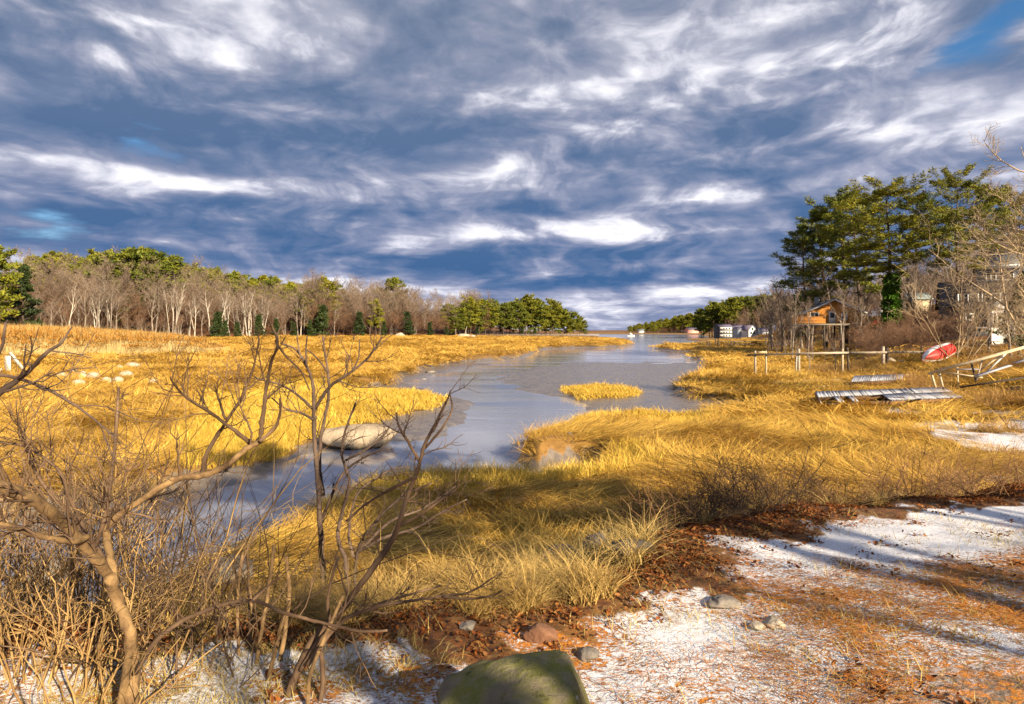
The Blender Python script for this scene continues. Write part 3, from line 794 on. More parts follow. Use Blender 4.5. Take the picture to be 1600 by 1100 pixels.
def bare_tree(seed, H, r, stems=1, lean=0.0, n1=9, n2=7, n3=6, start=0.3, ang=0.75, l1=0.45, up=0.06, tw=0.012, jit=0.10, n4=0):
    """leafless tree: returns (trunk MB with trunk and main limbs, crown MB with branches and twigs)"""
    rng = np.random.RandomState(seed); T = MB(); C = MB()
    for s in range(stems):
        d0 = np.array([lean * rng.randn(), lean * rng.randn(), 1.0]); d0 /= np.linalg.norm(d0)
        h = H * (1 if s == 0 else 0.7 + 0.3 * rng.rand()); rr_ = r * (1 if s == 0 else 0.7)
        p0 = np.array([0.35 * rng.randn(), 0.35 * rng.randn(), 0]) * (stems > 1) + np.array([0, 0, -0.3])
        tp = walk(rng, p0, d0, h * 0.92, 12, 0.05, 0.03)
        tr = rr_ * (1 - np.linspace(0, 1, 13) ** 1.1) + rr_ * 0.08; tr[0] *= 1.35
        T.tube(tp, tr, sides=6)
        for i in range(n1):
            t = start + (0.97 - start) * (i + rng.rand()) / n1
            f = t * 12; k = min(int(f), 11); p = tp[k] + (tp[k + 1] - tp[k]) * (f - k)
            dl = tp[k + 1] - tp[k]; dl /= np.linalg.norm(dl)
            L1 = h * l1 * (1.05 - 0.75 * (t - start) / (1 - start)) * (0.7 + 0.5 * rng.rand())
            b1 = walk(rng, p, rot_dir(rng, dl, ang * (0.75 + 0.5 * rng.rand())), L1, 6, jit, up)
            r1 = max(np.interp(t, [0, 1], [rr_ * 0.55, rr_ * 0.16]), tw * 1.6)
            T.tube(b1, np.linspace(r1, tw, 7), sides=4, cap=False)
            for j in range(n2):
                t2 = 0.2 + 0.8 * (j + rng.rand()) / n2
                f2 = min(t2, 0.999) * 6; k2 = int(f2); p2 = b1[k2] + (b1[k2 + 1] - b1[k2]) * (f2 - k2)
                d2 = b1[k2 + 1] - b1[k2]; d2 /= np.linalg.norm(d2)
                L2 = L1 * 0.5 * (1.1 - 0.6 * t2) * (0.6 + 0.6 * rng.rand())
                b2 = walk(rng, p2, rot_dir(rng, d2, 0.65 + 0.35 * rng.rand()), L2, 4, jit * 1.2, up)
                C.tube(b2, np.linspace(max(r1 * 0.35, tw * 1.1), tw * 0.7, 5), sides=3, cap=False)
                for q in range(n3):
                    t3 = 0.15 + 0.85 * (q + rng.rand()) / n3
                    f3 = min(t3, 0.999) * 4; k3 = int(f3); p3 = b2[k3] + (b2[k3 + 1] - b2[k3]) * (f3 - k3)
                    d3 = b2[k3 + 1] - b2[k3]; d3 /= np.linalg.norm(d3)
                    L3 = max(L2 * 0.55, 0.35) * (0.5 + 0.7 * rng.rand())
                    b3 = walk(rng, p3, rot_dir(rng, d3, 0.6 + 0.4 * rng.rand()), L3, 2, 0.15, up)
                    C.tube(b3, np.linspace(tw * 0.75, tw * 0.4, 3), sides=3, cap=False)
                    for q4 in range(n4):
                        p4 = b3[1] + (b3[2] - b3[1]) * rng.rand()
                        b4 = walk(rng, p4, rot_dir(rng, d3, 0.7), L3 * 0.5, 2, 0.2, up)
                        C.tube(b4, np.linspace(tw * 0.5, tw * 0.3, 3), sides=3, cap=False)
    return T, C

def needle_clumps(rng, centers, size, nper, width, flat=0.55):
    """star-like tufts of narrow leaf faces around each centre"""
    c = np.repeat(np.asarray(centers), nper, axis=0); n = len(c)
    d = rng.randn(n, 3); d[:, 2] = np.abs(d[:, 2]) * 0.9 + 0.05; d[:, 2] *= 0.5 + flat
    d /= np.linalg.norm(d, axis=1)[:, None]
    L = size * (0.55 + 0.7 * rng.rand(n))[:, None]
    s = np.cross(d, rng.randn(n, 3)); s /= np.linalg.norm(s, axis=1)[:, None] + 1e-9
    w = width * (0.6 + 0.8 * rng.rand(n))[:, None]
    c = c + rng.randn(n, 3) * size * 0.22
    v = np.stack([c - s * w * 0.25, c + d * L * 0.55 - s * w * 0.5, c + d * L, c + d * L * 0.55 + s * w * 0.5], 1)
    q = np.arange(n)[:, None] * 4 + np.arange(4)[None, :]
    return v.reshape(-1, 3), q

def pine_tree(seed, H, r, start=0.35, nl=34, spread=0.26, shape='round', clump=0.42, per=10, wid=0.09, sub=6, tuft=3, dead=6, bend=0.03, upl=0.10, flat=0.55):
    rng = np.random.RandomState(seed); T = MB(); C = MB()
    tp = walk(rng, np.array([0, 0, -0.3]), np.array([bend * rng.randn(), bend * rng.randn(), 1.0]), H * 0.97, 14, 0.025, 0.04)
    tr = r * (1 - 0.9 * np.linspace(0, 1, 15) ** 1.15); tr[0] *= 1.3
    T.tube(tp, tr, sides=7)
    cen = []
    for i in range(nl):
        t = start + (0.99 - start) * ((i + 0.8 * rng.rand()) / nl)
        f = t * 14; k = min(int(f), 13); p = tp[k] + (tp[k + 1] - tp[k]) * (f - k)
        u = (t - start) / (1 - start)
        if shape == 'round': prof = math.sin(math.pi * min(1, 0.22 + 0.72 * u)) ** 0.7 * (1.0 if u < 0.85 else 1.0 - 2.0 * (u - 0.85))
        elif shape == 'cone': prof = 1.05 - 0.95 * u
        else: prof = (0.45 + 0.75 * u) if u < 0.75 else 1.01 - 1.6 * (u - 0.75)
        L = H * spread * prof * (0.55 + 0.65 * rng.rand())
        if u > 0.86: L *= 0.6
        a = i * 2.4 + rng.randn() * 0.5
        el_ = (0.05 + 0.55 * u * u) + 0.15 * rng.randn()
        d = np.array([math.cos(a) * math.cos(el_), math.sin(a) * math.cos(el_), math.sin(el_)])
        b = walk(rng, p, d, L, 6, 0.09, upl * 0.3)
        rb = max(0.02, r * 0.30 * (1 - 0.7 * u))
        T.tube(b, np.linspace(rb, 0.012, 7), sides=4, cap=False)
        for j in range(sub):
            t2 = 0.30 + 0.70 * (j + rng.rand()) / sub
            f2 = min(t2, 0.999) * 6; k2 = int(f2); p2 = b[k2] + (b[k2 + 1] - b[k2]) * (f2 - k2)
            d2 = b[k2 + 1] - b[k2]; d2 /= np.linalg.norm(d2)
            side = np.cross(d2, [0, 0, 1]); side /= np.linalg.norm(side) + 1e-9
            dd = d2 * 0.6 + side * (1 if j % 2 else -1) * (0.5 + 0.5 * rng.rand()) + np.array([0, 0, 0.25 * rng.rand()])
            dd /= np.linalg.norm(dd)
            L2 = L * 0.32 * (1.15 - 0.6 * t2) * (0.6 + 0.7 * rng.rand()) + 0.25
            b2 = walk(rng, p2, dd, L2, 3, 0.12, upl)
            T.tube(b2, np.linspace(0.022, 0.010, 4), sides=3, cap=False)
            for q in range(tuft):
                ft = 0.35 + 0.65 * (q + rng.rand()) / tuft
                kk = min(int(ft * 3), 2); cen.append(b2[kk] + (b2[kk + 1] - b2[kk]) * (ft * 3 - kk) + np.array([0, 0, 0.04]))
        cen.append(b[-1])
    for i in range(dead):
        t = 0.12 + (start - 0.10) * rng.rand() if start > 0.15 else 0.1
        f = t * 14; k = min(int(f), 13); p = tp[k]
        a = rng.rand() * 6.28
        b = walk(rng, p, np.array([math.cos(a), math.sin(a), -0.05 + 0.2 * rng.randn()]), H * 0.13 * (0.4 + rng.rand()), 4, 0.12)
        T.tube(b, np.linspace(0.035, 0.008, 5), sides=3, cap=False)
        for j in range(5):
            b2 = walk(rng, b[1 + j % 4], rot_dir(rng, (b[-1] - b[0]) / np.linalg.norm(b[-1] - b[0]), 0.7), H * 0.05, 3, 0.2)
            T.tube(b2, np.linspace(0.014, 0.006, 4), sides=3, cap=False)
    for _ in range(4): cen.append(tp[-1] + rng.randn(3) * 0.2)
    v, q = needle_clumps(rng, np.array(cen), clump, per, wid, flat)
    C.add(v, q)
    return T, C

class Kind:
    """meshes of one tree form; every planted tree is an Empty with its own trunk and crown"""
    def __init__(self, name, cat, T, C, mt, mc, smooth=True):
        self.name, self.cat = name, cat
        self.t = T.mesh('trunk', mt, smooth); self.c = C.mesh('crown', mc, False)
    def plant(self, x, y, s, rz, label, group=None, z=None, sz=None, name=None, cat=None):
        e = thing(name or self.name, label, cat or self.cat, (x, y, zat(x, y) if z is None else z), rz, group)
        e.scale = (s, s, s if sz is None else sz)
        link_mesh('trunk', self.t, e); link_mesh('crown', self.c, e)
        return e

K_bare = [Kind('bare_tree', 'tree', *bare_tree(200 + k, 13, 0.17, n1=11, n2=7, n3=6, start=0.28 + 0.05 * (k % 3), ang=0.55 + 0.1 * (k % 3), l1=0.40, tw=0.020), greyBark, twigM) for k in range(6)]
K_twig = [Kind('bare_tree', 'tree', *bare_tree(220 + k, 9, 0.11, stems=2 + k % 2, lean=0.16, n1=7, n2=6, n3=5, start=0.15, ang=0.6, l1=0.45, tw=0.016), greyBark, twigRedM) for k in range(3)]
K_birch = [Kind('birch_tree', 'tree', *bare_tree(240 + k, 13, 0.16, stems=1 + k % 3, lean=0.12, n1=9, n2=6, n3=5, start=0.45, ang=0.5, l1=0.28, tw=0.016), paleBark, twigM) for k in range(4)]
K_pine = [Kind('pine_tree', 'tree', *pine_tree(300 + k, 18, 0.26, start=[0.26, 0.18, 0.34][k % 3], nl=50, shape=['round', 'round', 'umb'][k % 3], spread=0.29, clump=0.95, per=9, wid=0.30, sub=5, tuft=3), pineBark, [pineGreen, pineGold, pineGreen, pineGold][k % 4]) for k in range(6)]
K_spruce = [Kind('spruce_tree', 'tree', *pine_tree(330 + k, 12, 0.18, start=0.10, nl=46, shape='cone', spread=0.26, clump=0.6, per=9, wid=0.22, sub=4, tuft=2, dead=0, upl=0.0), pineBark, pineDark) for k in range(2)]
K_cedar = [Kind('cedar_tree', 'tree', *pine_tree(340 + k, 4, 0.09, start=0.06, nl=34, shape='cone', spread=0.24, clump=0.36, per=9, wid=0.14, sub=3, tuft=2, dead=0, upl=0.25), pineBark, pineDark) for k in range(2)]
K_hero = [Kind('pine_tree', 'tree', *pine_tree(362 + k, 22, 0.34, start=[0.34, 0.40, 0.52, 0.28][k], nl=[46, 48, 36, 40][k], shape=['round', 'umb', 'umb', 'round'][k], spread=[0.27, 0.32, 0.28, 0.27][k], upl=0.03, flat=0.12, clump=0.58, per=13, wid=0.095, sub=7, tuft=4, dead=18), pineBark, [pineGreen, pineGold, pineGreen, pineGreen][k]) for k in range(4)]

R4 = np.random.RandomState(44)
def wood_xy(px, depth):
    """a point of the left wood seen at photo column px, depth metres behind its edge"""
    u = (px - 800) / F
    best = None
    for (ax, ay), (bx, by) in zip(wood_l[:-1], wood_l[1:]):
        # solve a + t(b-a) on ray x = u*y
        den = (bx - ax) - u * (by - ay)
        if abs(den) < 1e-9: continue
        t = (u * ay - ax) / den
        if -0.02 <= t <= 1.02:
            best = ay + t * (by - ay)
    if best is None: best = 110 if px < 300 else 420
    Y = best + depth
    return u * Y, Y

WG = 'leafless trees of the wood beyond the marsh'
def top_at(px):   # crown line of the wood in photo rows
    return np.interp(px, [-150, 0, 60, 130, 200, 270, 330, 430, 500, 560, 610, 660, 700, 730, 800, 870, 915], [395, 412, 405, 402, 400, 405, 418, 430, 440, 452, 455, 465, 470, 466, 462, 470, 495])
def tree_scale(x, y, z, px, py_top, H): return (EYE + (HZ - py_top) * y / F - z) / H

# front rank and depth of bare trees
for i in range(125):
    px = -60 + 800 * (i + R4.rand()) / 125
    dep = 2 + 42 * R4.rand() ** 1.3
    x, y = wood_xy(px, dep); z = zat(x, y)
    tp0 = top_at(px); tgt = tp0 + (527 - tp0) * (0.12 + 0.38 * R4.rand() + (0.2 if px < 130 else 0))
    K = K_bare[R4.randint(6)] if R4.rand() < 0.72 else K_twig[R4.randint(3)]
    s = np.clip(tree_scale(x, y, z, px, tgt, 13), 0.5, 1.9)
    K.plant(x, y, s * (1.25 if K in K_twig else 1), R4.rand() * 6.28, 'leafless grey tree among many in the wood beyond the marsh', WG, z)
# white trunked birches
for i, px in enumerate([105, 118, 150, 175, 182, 268, 275, 286, 296, 304, 311, 330, 338, 346, 352, 360, 368, 378, 388, 395, 402, 412, 446, 470, 726, 733]):
    x, y = wood_xy(px, 1 + 6 * R4.rand()); z = zat(x, y)
    s = np.clip(tree_scale(x, y, z, px, top_at(px) + (527 - top_at(px)) * (0.2 + 0.2 * R4.rand()), 13), 0.6, 1.5)
    lab, grp = 'white trunked birch standing at the front edge of the wood beyond the marsh', 'birches at the edge of the wood'
    if px == 726: lab, grp = 'pale wide branching bare tree left of the dark pines on the far point', None
    if px == 733 or (i % 3 == 1 and px not in (105, 726)): continue
    if px == 105: lab, grp = 'tall pale birch under the golden pines, leftmost white trunk of the wood', None
    K_birch[i % 4].plant(x, y, s, R4.rand() * 6.28, lab, grp, z)
# reddish brush under the left end
for i in range(24):
    px = -40 + 330 * (i + R4.rand()) / 24
    x, y = wood_xy(px, -1 + 8 * R4.rand()); z = zat(x, y)
    K_twig[R4.randint(3)].plant(x, y, 0.55 + 0.3 * R4.rand(), R4.rand() * 6.28, 'low reddish bare thicket tree at the left front of the wood', 'brushy trees under the left wood', z)
# pines rising above the wood
def pine_at(px, py_top, dep, k, label, group=None, sx=1.0):
    x, y = wood_xy(px, dep); z = zat(x, y)
    s = np.clip(tree_scale(x, y, z, px, py_top, 18), 0.35, 1.9)
    return K_pine[k].plant(x, y, s * sx, R4.rand() * 6.28, label, group, z, s)
for i, px in enumerate(np.linspace(45, 150, 9)):
    pine_at(px + 6 * R4.randn(), 397 + 8 * R4.rand(), 34 + 14 * R4.rand(), [1, 3, 5][i % 3], 'golden green pine on the ridge at the left end of the wood', 'golden pines at the left end of the ridge', 1.15)
for i, (px, tp_) in enumerate([(175, 408), (195, 398), (216, 390), (235, 388), (255, 400), (208, 405), (240, 410)]):
    pine_at(px, tp_, 18 + 10 * R4.rand(), [0, 2, 4, 0, 2, 4, 1][i], 'broad dark green pine of the tallest clump in the left wood', 'pines of the tallest clump in the left wood', 1.25)
for i in range(34):
    px = 275 + 270 * (i + R4.rand()) / 34
    pine_at(px, top_at(px) + 2 + 12 * R4.rand(), 40 + 25 * R4.rand(), R4.randint(6), 'green pine showing above bare trees on the ridge', 'pines along the ridge above the bare trees', 1.05)
pine_at(610, 434, 30, 0, 'lone dark pine standing high above bare trees near the wood centre', None, 1.1)
pine_at(505, 433, 12, 3, 'bright golden pine within bare trees, left of the lone high pine', None)
pine_at(490, 450, 8, 1, 'short golden pine at the lower left of the bright golden pine', None)
pine_at(588, 468, 4, 3, 'small yellow green pine among bare trees below the lone high pine', None, 0.8)
for i in range(40):
    px = 700 + 215 * (i + R4.rand()) / 40
    pine_at(px, top_at(px) + 14 * R4.rand() ** 1.5 + (6 if i % 2 else 0), 2 + 26 * R4.rand(), [0, 2, 4, 1, 0, 2, 5, 4][i % 8], 'dark green pine in the stand on the far marsh point', 'pines on the far marsh point', 1.1)
sx_, sy_ = wood_xy(36, -4)
K_spruce[0].plant(sx_, sy_, tree_scale(sx_, sy_, zat(sx_, sy_), 36, 412, 12), 0.5, 'dark layered spruce at the left front of the wood', None, name='spruce_tree')
pine_at(-14, 384, -12, 0, 'dark pine cut off by the left border of the photo', None, 0.9)
for i, (px, pt, gap) in enumerate([(338, 490, 0), (352, 503, 1), (372, 505, 0), (405, 495, 0), (430, 500, 1), (458, 505, 0), (500, 480, -1), (485, 503, 0), (560, 490, 0), (600, 505, 0), (640, 490, 1), (672, 505, 0), (698, 511, 0), (745, 512, 0), (815, 512, 0), (835, 514, 0)]):
    x, y = wood_xy(px, gap - 1); z = zat(x, y)
    lab = 'small dark cedar at the foot of the wood, on the marsh edge'
    K_cedar[i % 2].plant(x, y, tree_scale(x, y, z, px, pt, 4) * 1.1, R4.rand() * 6.28, lab, 'small cedars along the marsh edge', z)

# ---------------- right bank
RG = 'leafless trees on the right hillside'
def plant_px(K, px, py_base_hint, Y, py_top, H, label, group=None, sx=1.0, rz=None, **kw):
    x = (px - 800) / F * Y; z = zat(x, Y)
    s = tree_scale(x, Y, z, px, py_top, H)
    return K.plant(x, Y, s * sx, R4.rand() * 6.28 if rz is None else rz, label, group, z, s, **kw)
for i in range(40):
    px = 1205 + 300 * (i + R4.rand()) / 40
    Y = 100 + 70 * R4.rand()
    tgt = np.interp(px, [1160, 1200, 1260, 1350, 1500], [470, 445, 440, 425, 405]) + 25 * R4.rand()
    plant_px(K_bare[R4.randint(6)], px, 0, Y, tgt, 13, 'leafless grey tree in the wood on the right hillside behind the cabin', RG)
for i in range(34):
    px = 1112 + 125 * (i + R4.rand()) / 34
    plant_px(K_twig[R4.randint(3)], px, 0, 310 + 50 * R4.rand(), np.interp(px, [1110, 1150, 1200, 1240], [496, 480, 452, 432]) + 18 * R4.rand(), 9, 'leafless tree behind the far houses on the right shore', 'bare trees behind the far houses')
for i in range(18):
    px = 1092 + 110 * (i + R4.rand()) / 18
    plant_px(K_pine[[0, 2, 4, 1][i % 4]], px, 0, 330 + 60 * R4.rand(), np.interp(px, [1090, 1120, 1150, 1200], [484, 472, 462, 458]) + 6 * R4.rand(), 18, 'green pine behind the far houses on the right shore', 'pines behind the far houses')
# named trees of the right bank
plant_px(K_bare[1], 1205, 0, 115, 428, 13, 'tall spreading bare tree just left of the big pines', None, 1.2)
plant_px(K_bare[3], 1222, 0, 86, 440, 13, 'leaning bare tree left of the cabin over the pale rocks', None, 1.1)
plant_px(K_twig[0], 1215, 0, 105, 470, 9, 'multi stemmed bare tree at the shore by the dark bush', None, 1.2)
H_ = 22
plant_px(K_hero[3], 1262, 0, 92, 348, H_, 'sparse pine with dead lower limbs, leftmost of the big pines', None, 0.95)
plant_px(K_hero[0], 1290, 0, 95, 322, H_, 'dark pine second from the left in the big pine group', None, 0.95)
plant_px(K_hero[2], 1322, 0, 90, 300, H_, 'tall pine rising directly behind the cabin roof', None, 0.9)
plant_px(K_hero[0], 1346, 0, 84, 292, H_, 'tall pine with straight dark trunk just right of the cabin', None, 0.85)
plant_px(K_hero[2], 1430, 0, 100, 305, H_, 'pine behind the shed with its crown merging into the ivy clad pine', None, 0.9)
plant_px(K_hero[1], 1498, 0, 70, 274, H_, 'dark crowned pine with bare lower trunk left of the grey house', None, 0.85)
plant_px(K_hero[2], 1532, 0, 78, 290, H_, 'pine with open crown behind the grey house', None, 0.8)
plant_px(K_spruce[1], 1592, 0, 42, 425, 12, 'dark evergreen beside the white porch at the right border', None, 0.9)
ivy_x = (1393 - 800) / F * 75
ivt = plant_px(K_hero[1], 1393, 0, 75, 284, H_, 'big golden pine whose trunk is wrapped in bright green ivy', None, 1.15)
# ivy wraps the trunk
rng = np.random.RandomState(77); iv = MB(); n = 3600
hgt_ = rng.rand(n) ** 0.85 * 8.0 - 0.6; a = rng.rand(n) * 6.283
rad_ = (0.95 - 0.05 * hgt_) * (0.65 + 0.45 * np.sin(hgt_ * 2.2 + a) ** 2) * (0.8 + 0.3 * rng.rand(n))
cen = np.stack([rad_ * np.cos(a), rad_ * np.sin(a), hgt_], 1)
v, q = needle_clumps(rng, cen, 0.34, 3, 0.30, 0.2); iv.add(v, q)
o = iv.build('ivy', ivyM, ivt); o.scale = (1 / ivt.scale[0], 1 / ivt.scale[1], 1 / ivt.scale[2])
# slim trunks on the bank in front of the cabin and shed
for i, (px, Y, pt, lab) in enumerate([(1238, 70, 450, 'forked bare tree in front of the left end of the cabin'), (1262, 68, 462, 'bare tree with a fallen leaning limb in front of the cabin deck'), (1318, 66, 440, 'slim bare tree in front of the cabin gable'),
                                      (1345, 72, 455, 'slim bare sapling at the right corner of the cabin'), (1372, 78, 430, 'pale thin bare tree between the cabin and the ivy clad pine'), (1382, 80, 445, 'second pale thin bare tree beside the ivy clad pine'),
                                      (1452, 88, 420, 'bare tree with crossed limbs right of the shed'), (1470, 75, 435, 'bare tree over the red netting right of the shed'), (1415, 105, 425, 'bare tree directly behind the shed')]):
    plant_px(K_birch[0] if 'pale' in lab else K_bare[i % 6], px, 0, Y, pt, 13, lab, None, 0.8)
for i in range(14):
    px = 1236 + 250 * (i + R4.rand()) / 14
    plant_px(K_bare[R4.randint(6)], px, 0, 84 + 16 * R4.rand(), 375 + 50 * R4.rand(), 13, 'tall leafless tree standing among the big pines by the cabin', 'bare trees among the big pines')
for i in range(12):
    px = 1196 + 44 * (i + R4.rand()) / 12
    plant_px(K_bare[R4.randint(6)], px, 0, 95 + 35 * R4.rand(), 440 + 35 * R4.rand(), 13, 'leafless shore tree left of the cabin', 'bare shore trees left of the cabin')
for i in range(26):
    px = 1195 + 310 * (i + R4.rand()) / 26
    Y = 58 + 10 * R4.rand() + (12 if px < 1260 else 0)
    x = (px - 800) / F * Y
    K_twig[R4.randint(3)].plant(x, Y, 0.22 + 0.14 * R4.rand(), R4.rand() * 6.28, 'low brown leafless shrub on the bank below the cabin and shed', 'brushy shrubs on the right bank', name='bare_shrub', cat='shrub')

for i in range(11):
    px = 1500 + 150 * (i + R4.rand()) / 11
    plant_px(K_bare[R4.randint(6)], px, 0, 82 + 30 * R4.rand(), 330 + 70 * R4.rand(), 13, 'leafless tree in the wood behind the grey houses at the right border', 'bare trees behind the grey houses')
for i, (px, Y, pt) in enumerate([(1560, 88, 300), (1598, 95, 310), (1480, 108, 318)]):
    plant_px(K_hero[[1, 2, 0][i]], px, 0, Y, pt, H_, ['pine rising behind the grey houses near the right border', 'pine behind the upper house, furthest right of all', 'pine far behind the red netting slope'][i], None, 0.8)
for i, (px, Y, pt) in enumerate([(1512, 47, 440), (1545, 44, 425), (1580, 40, 400)]):
    plant_px(K_bare[i * 2], px, 0, Y, pt, 13, ['slim bare tree at the left corner of the grey house', 'slim bare tree in front of the house windows', 'bare tree beside the porch of the grey house'][i], None, 0.9)
# the big pale tree at the right border
bt = Kind('bare_tree', 'tree', *bare_tree(411, 13, 0.17, stems=2, lean=0.15, n1=14, n2=9, n3=7, start=0.16, ang=0.85, l1=0.52, tw=0.013, jit=0.15, n4=2), tanTwigM, tanTwigM)
plant_px(bt, 1650, 0, 27, 180, 13, 'large pale tan leafless tree reaching over the grey house at the right border', None, 1.0, 2.2)
bs_ = Kind('bare_tree', 'tree', *bare_tree(415, 7, 0.045, stems=6, lean=0.42, n1=7, n2=5, n3=4, start=0.12, ang=0.5, l1=0.5, tw=0.009, jit=0.13), tanTwigM, tanTwigM)
plant_px(bs_, 1500, 0, 42, 385, 7, 'many stemmed pale bare tree fanning up in front of the grey house', None, 1.15, 0.4)
plant_px(bs_, 1612, 0, 36, 420, 7, 'twiggy pale bare tree against the white porch of the grey house', None, 1.0, 2.4)
# pines standing behind the photographer; they cast the streaks of shade on the snow
for i, (x, y, s) in enumerate([(8.3, -3.0, 0.52), (10.8, -1.2, 0.5)]):
    K_hero[2].plant(x, y, s, 1.3 * i, ['pine behind the viewpoint shading the snowy lawn, nearest one', 'pine behind the viewpoint, further right than the nearest'][i])
for i, (x, y, s) in enumerate([(9.0, -5.4, 0.95), (7.0, -6.6, 0.9), (11.6, -4.0, 1.0)]):
    K_bare[i].plant(x, y, s, 0.9 * i, ['leafless tree behind the viewpoint, the middle one of three', 'leafless tree behind the viewpoint, left of the other two', 'leafless tree behind the viewpoint, right of the other two'][i])
# far shore across the bay
FG = 'trees on the far shore of the bay'
for i in range(14):
    px = 925 + 175 * (i + R4.rand()) / 14
    Y = 800 + 160 * R4.rand() + (px < 985) * 250
    tgt = np.interp(px, [920, 985, 1020, 1060, 1090], [517.5, 516, 512, 509, 507]) + 4 * R4.rand()
    K = K_twig[R4.randint(3)] if R4.rand() < 0.7 else K_pine[R4.randint(6)]
    plant_px(K, px, 0, Y, tgt, 9 if K in K_twig else 18, 'tiny distant tree on the low far shore of the bay', FG, 2.2)

# dense twiggy fill of the woods that no one could count
def wood_fill(name, kinds, xs, ys, ss, zs=1.0):
    coll = src_collection(name, [k.c for k in kinds])
    z = land(xs, ys); n = len(xs)
    return scatter(name, coll, np.stack([xs, ys, z], 1), np.stack([0 * xs, 0 * xs, R4.rand(n) * 6.283], 1), np.stack([ss, ss, ss * zs], 1), R4.randint(0, len(kinds), n))
fx_, fy_, fs_ = [], [], []
for i in range(1500):
    px = -90 + 860 * R4.rand(); dep = 9 + 60 * R4.rand()
    x, y = wood_xy(px, dep)
    fx_.append(x); fy_.append(y); fs_.append(np.clip(tree_scale(x, y, 1.0, px, top_at(px) + (527 - top_at(px)) * (0.2 + 0.4 * R4.rand()), 9), 0.3, 2.2) if dep < 30 else 0.9 * (0.6 + 0.5 * R4.rand()))
for i in range(520):
    px = 470 + 290 * R4.rand(); x, y = wood_xy(px, 3 + 45 * R4.rand())
    fx_.append(x); fy_.append(y); fs_.append(tree_scale(x, y, zat(x, y), px, top_at(px) + (527 - top_at(px)) * (0.08 + 0.35 * R4.rand()), 9) / 0.85)
fx_, fy_, fs_ = map(np.array, (fx_, fy_, fs_))
wood_fill('woodland_thicket', K_twig + K_bare[:2], fx_, fy_, fs_ * 0.85)
xs_, ys_ = [], []
for i in range(420):
    px = 1212 + 380 * R4.rand(); Y = 105 + 90 * R4.rand()
    xs_.append((px - 800) / F * Y); ys_.append(Y)
wood_fill('hillside_thicket', K_twig + K_bare[:2], np.array(xs_), np.array(ys_), 0.55 + 0.4 * R4.rand(420))

xs_, ys_ = [], []
while len(xs_) < 640:
    px = 1190 + 330 * R4.rand(); Y = 52 + 38 * R4.rand(); x = (px - 800) / F * Y
    dd = float(sdist(np.array([x]), np.array([Y]), shore_rp)[0])
    if 3.5 < dd < 24: xs_.append(x); ys_.append(Y)
wood_fill('bank_brush', K_twig, np.array(xs_), np.array(ys_), (0.14 + 0.22 * R4.rand(640)) * np.where(np.array(xs_) / np.array(ys_) < 0.55, 1.35, 1.0))

xs_, ys_ = [], []
for i in range(520):
    px = 980 + 125 * R4.rand() ** 0.8; Y = 790 + 200 * R4.rand(); xs_.append((px - 800) / F * Y); ys_.append(Y)
xs_ = np.array(xs_); ys_ = np.array(ys_)
wood_fill('far_shore_wood', K_twig + [K_pine[1]], xs_, ys_, np.interp(xs_ / ys_ * F + 800, [980, 1020, 1060, 1100], [0.45, 0.75, 1.1, 1.3]) * (0.7 + 0.5 * R4.rand(520)))
# ------------------------------------------------------------------ placing on the land
def hit(px, py, y0=1.5, y1=900):
    """ground point seen at a photo pixel"""
    ys = np.geomspace(y0, y1, 2600)
    xs = (px - 800) / F * ys; zs = EYE - (py - HZ) / F * ys
    g = land(xs, ys)
    below = np.nonzero(zs <= g)[0]
    k = below[0] if len(below) else len(ys) - 1
    return float(xs[k]), float(ys[k]), float(g[k])
def PX(px, Y): return (px - 800) / F * Y
def PZ(py, Y): return EYE - (py - HZ) / F * Y

def wood_mat(name, lo, hi, frost=0.0, grain=(1.5, 22, 22), rough=0.85):
    mt, nt = new_mat(name)
    a = nt.noise(nt.v('MULTIPLY', opos(nt), grain), 1.0, 5, 0.6)
    c = nt.mix(nt.ss(a, 0.3, 0.7), lo, hi)
    c = nt.v('SCALE', c, nt.m('ADD', 0.78, nt.m('MULTIPLY', orand(nt), 0.44)))
    if frost > 0:
        nz = nt.node('ShaderNodeSeparateXYZ', {0: nt.node('ShaderNodeNewGeometry', None, 'Normal')}, 2)
        b = nt.noise(wpos(nt), 5.0, 5, 0.65)
        f = nt.m('MULTIPLY', nt.ss(nz, 0.5, 0.8), nt.ss(nt.m('ADD', b, nt.m('MULTIPLY', orand(nt), 0.25)), 0.60 - frost * 0.4, 0.75 - frost * 0.3))
        c = nt.mix(nt.m('MULTIPLY', f, 0.6), c, (0.46, 0.49, 0.58))
    finish(nt, c, rough, a, 0.4, 0.006)
    return mt
greyWood = wood_mat('weathered_wood', (0.20, 0.16, 0.12), (0.42, 0.36, 0.29))
frostWood = wood_mat('frosted_boards', (0.15, 0.145, 0.155), (0.34, 0.33, 0.35), 0.45)
brownWood = wood_mat('rotting_timber', (0.07, 0.04, 0.022), (0.27, 0.14, 0.05), 0.1)
paleWood = wood_mat('pale_timber', (0.34, 0.27, 0.17), (0.54, 0.45, 0.31))
darkWood = wood_mat('dark_timber', (0.035, 0.028, 0.024), (0.10, 0.08, 0.065))
whiteWood = wood_mat('white_painted_wood', (0.40, 0.38, 0.34), (0.62, 0.60, 0.55))
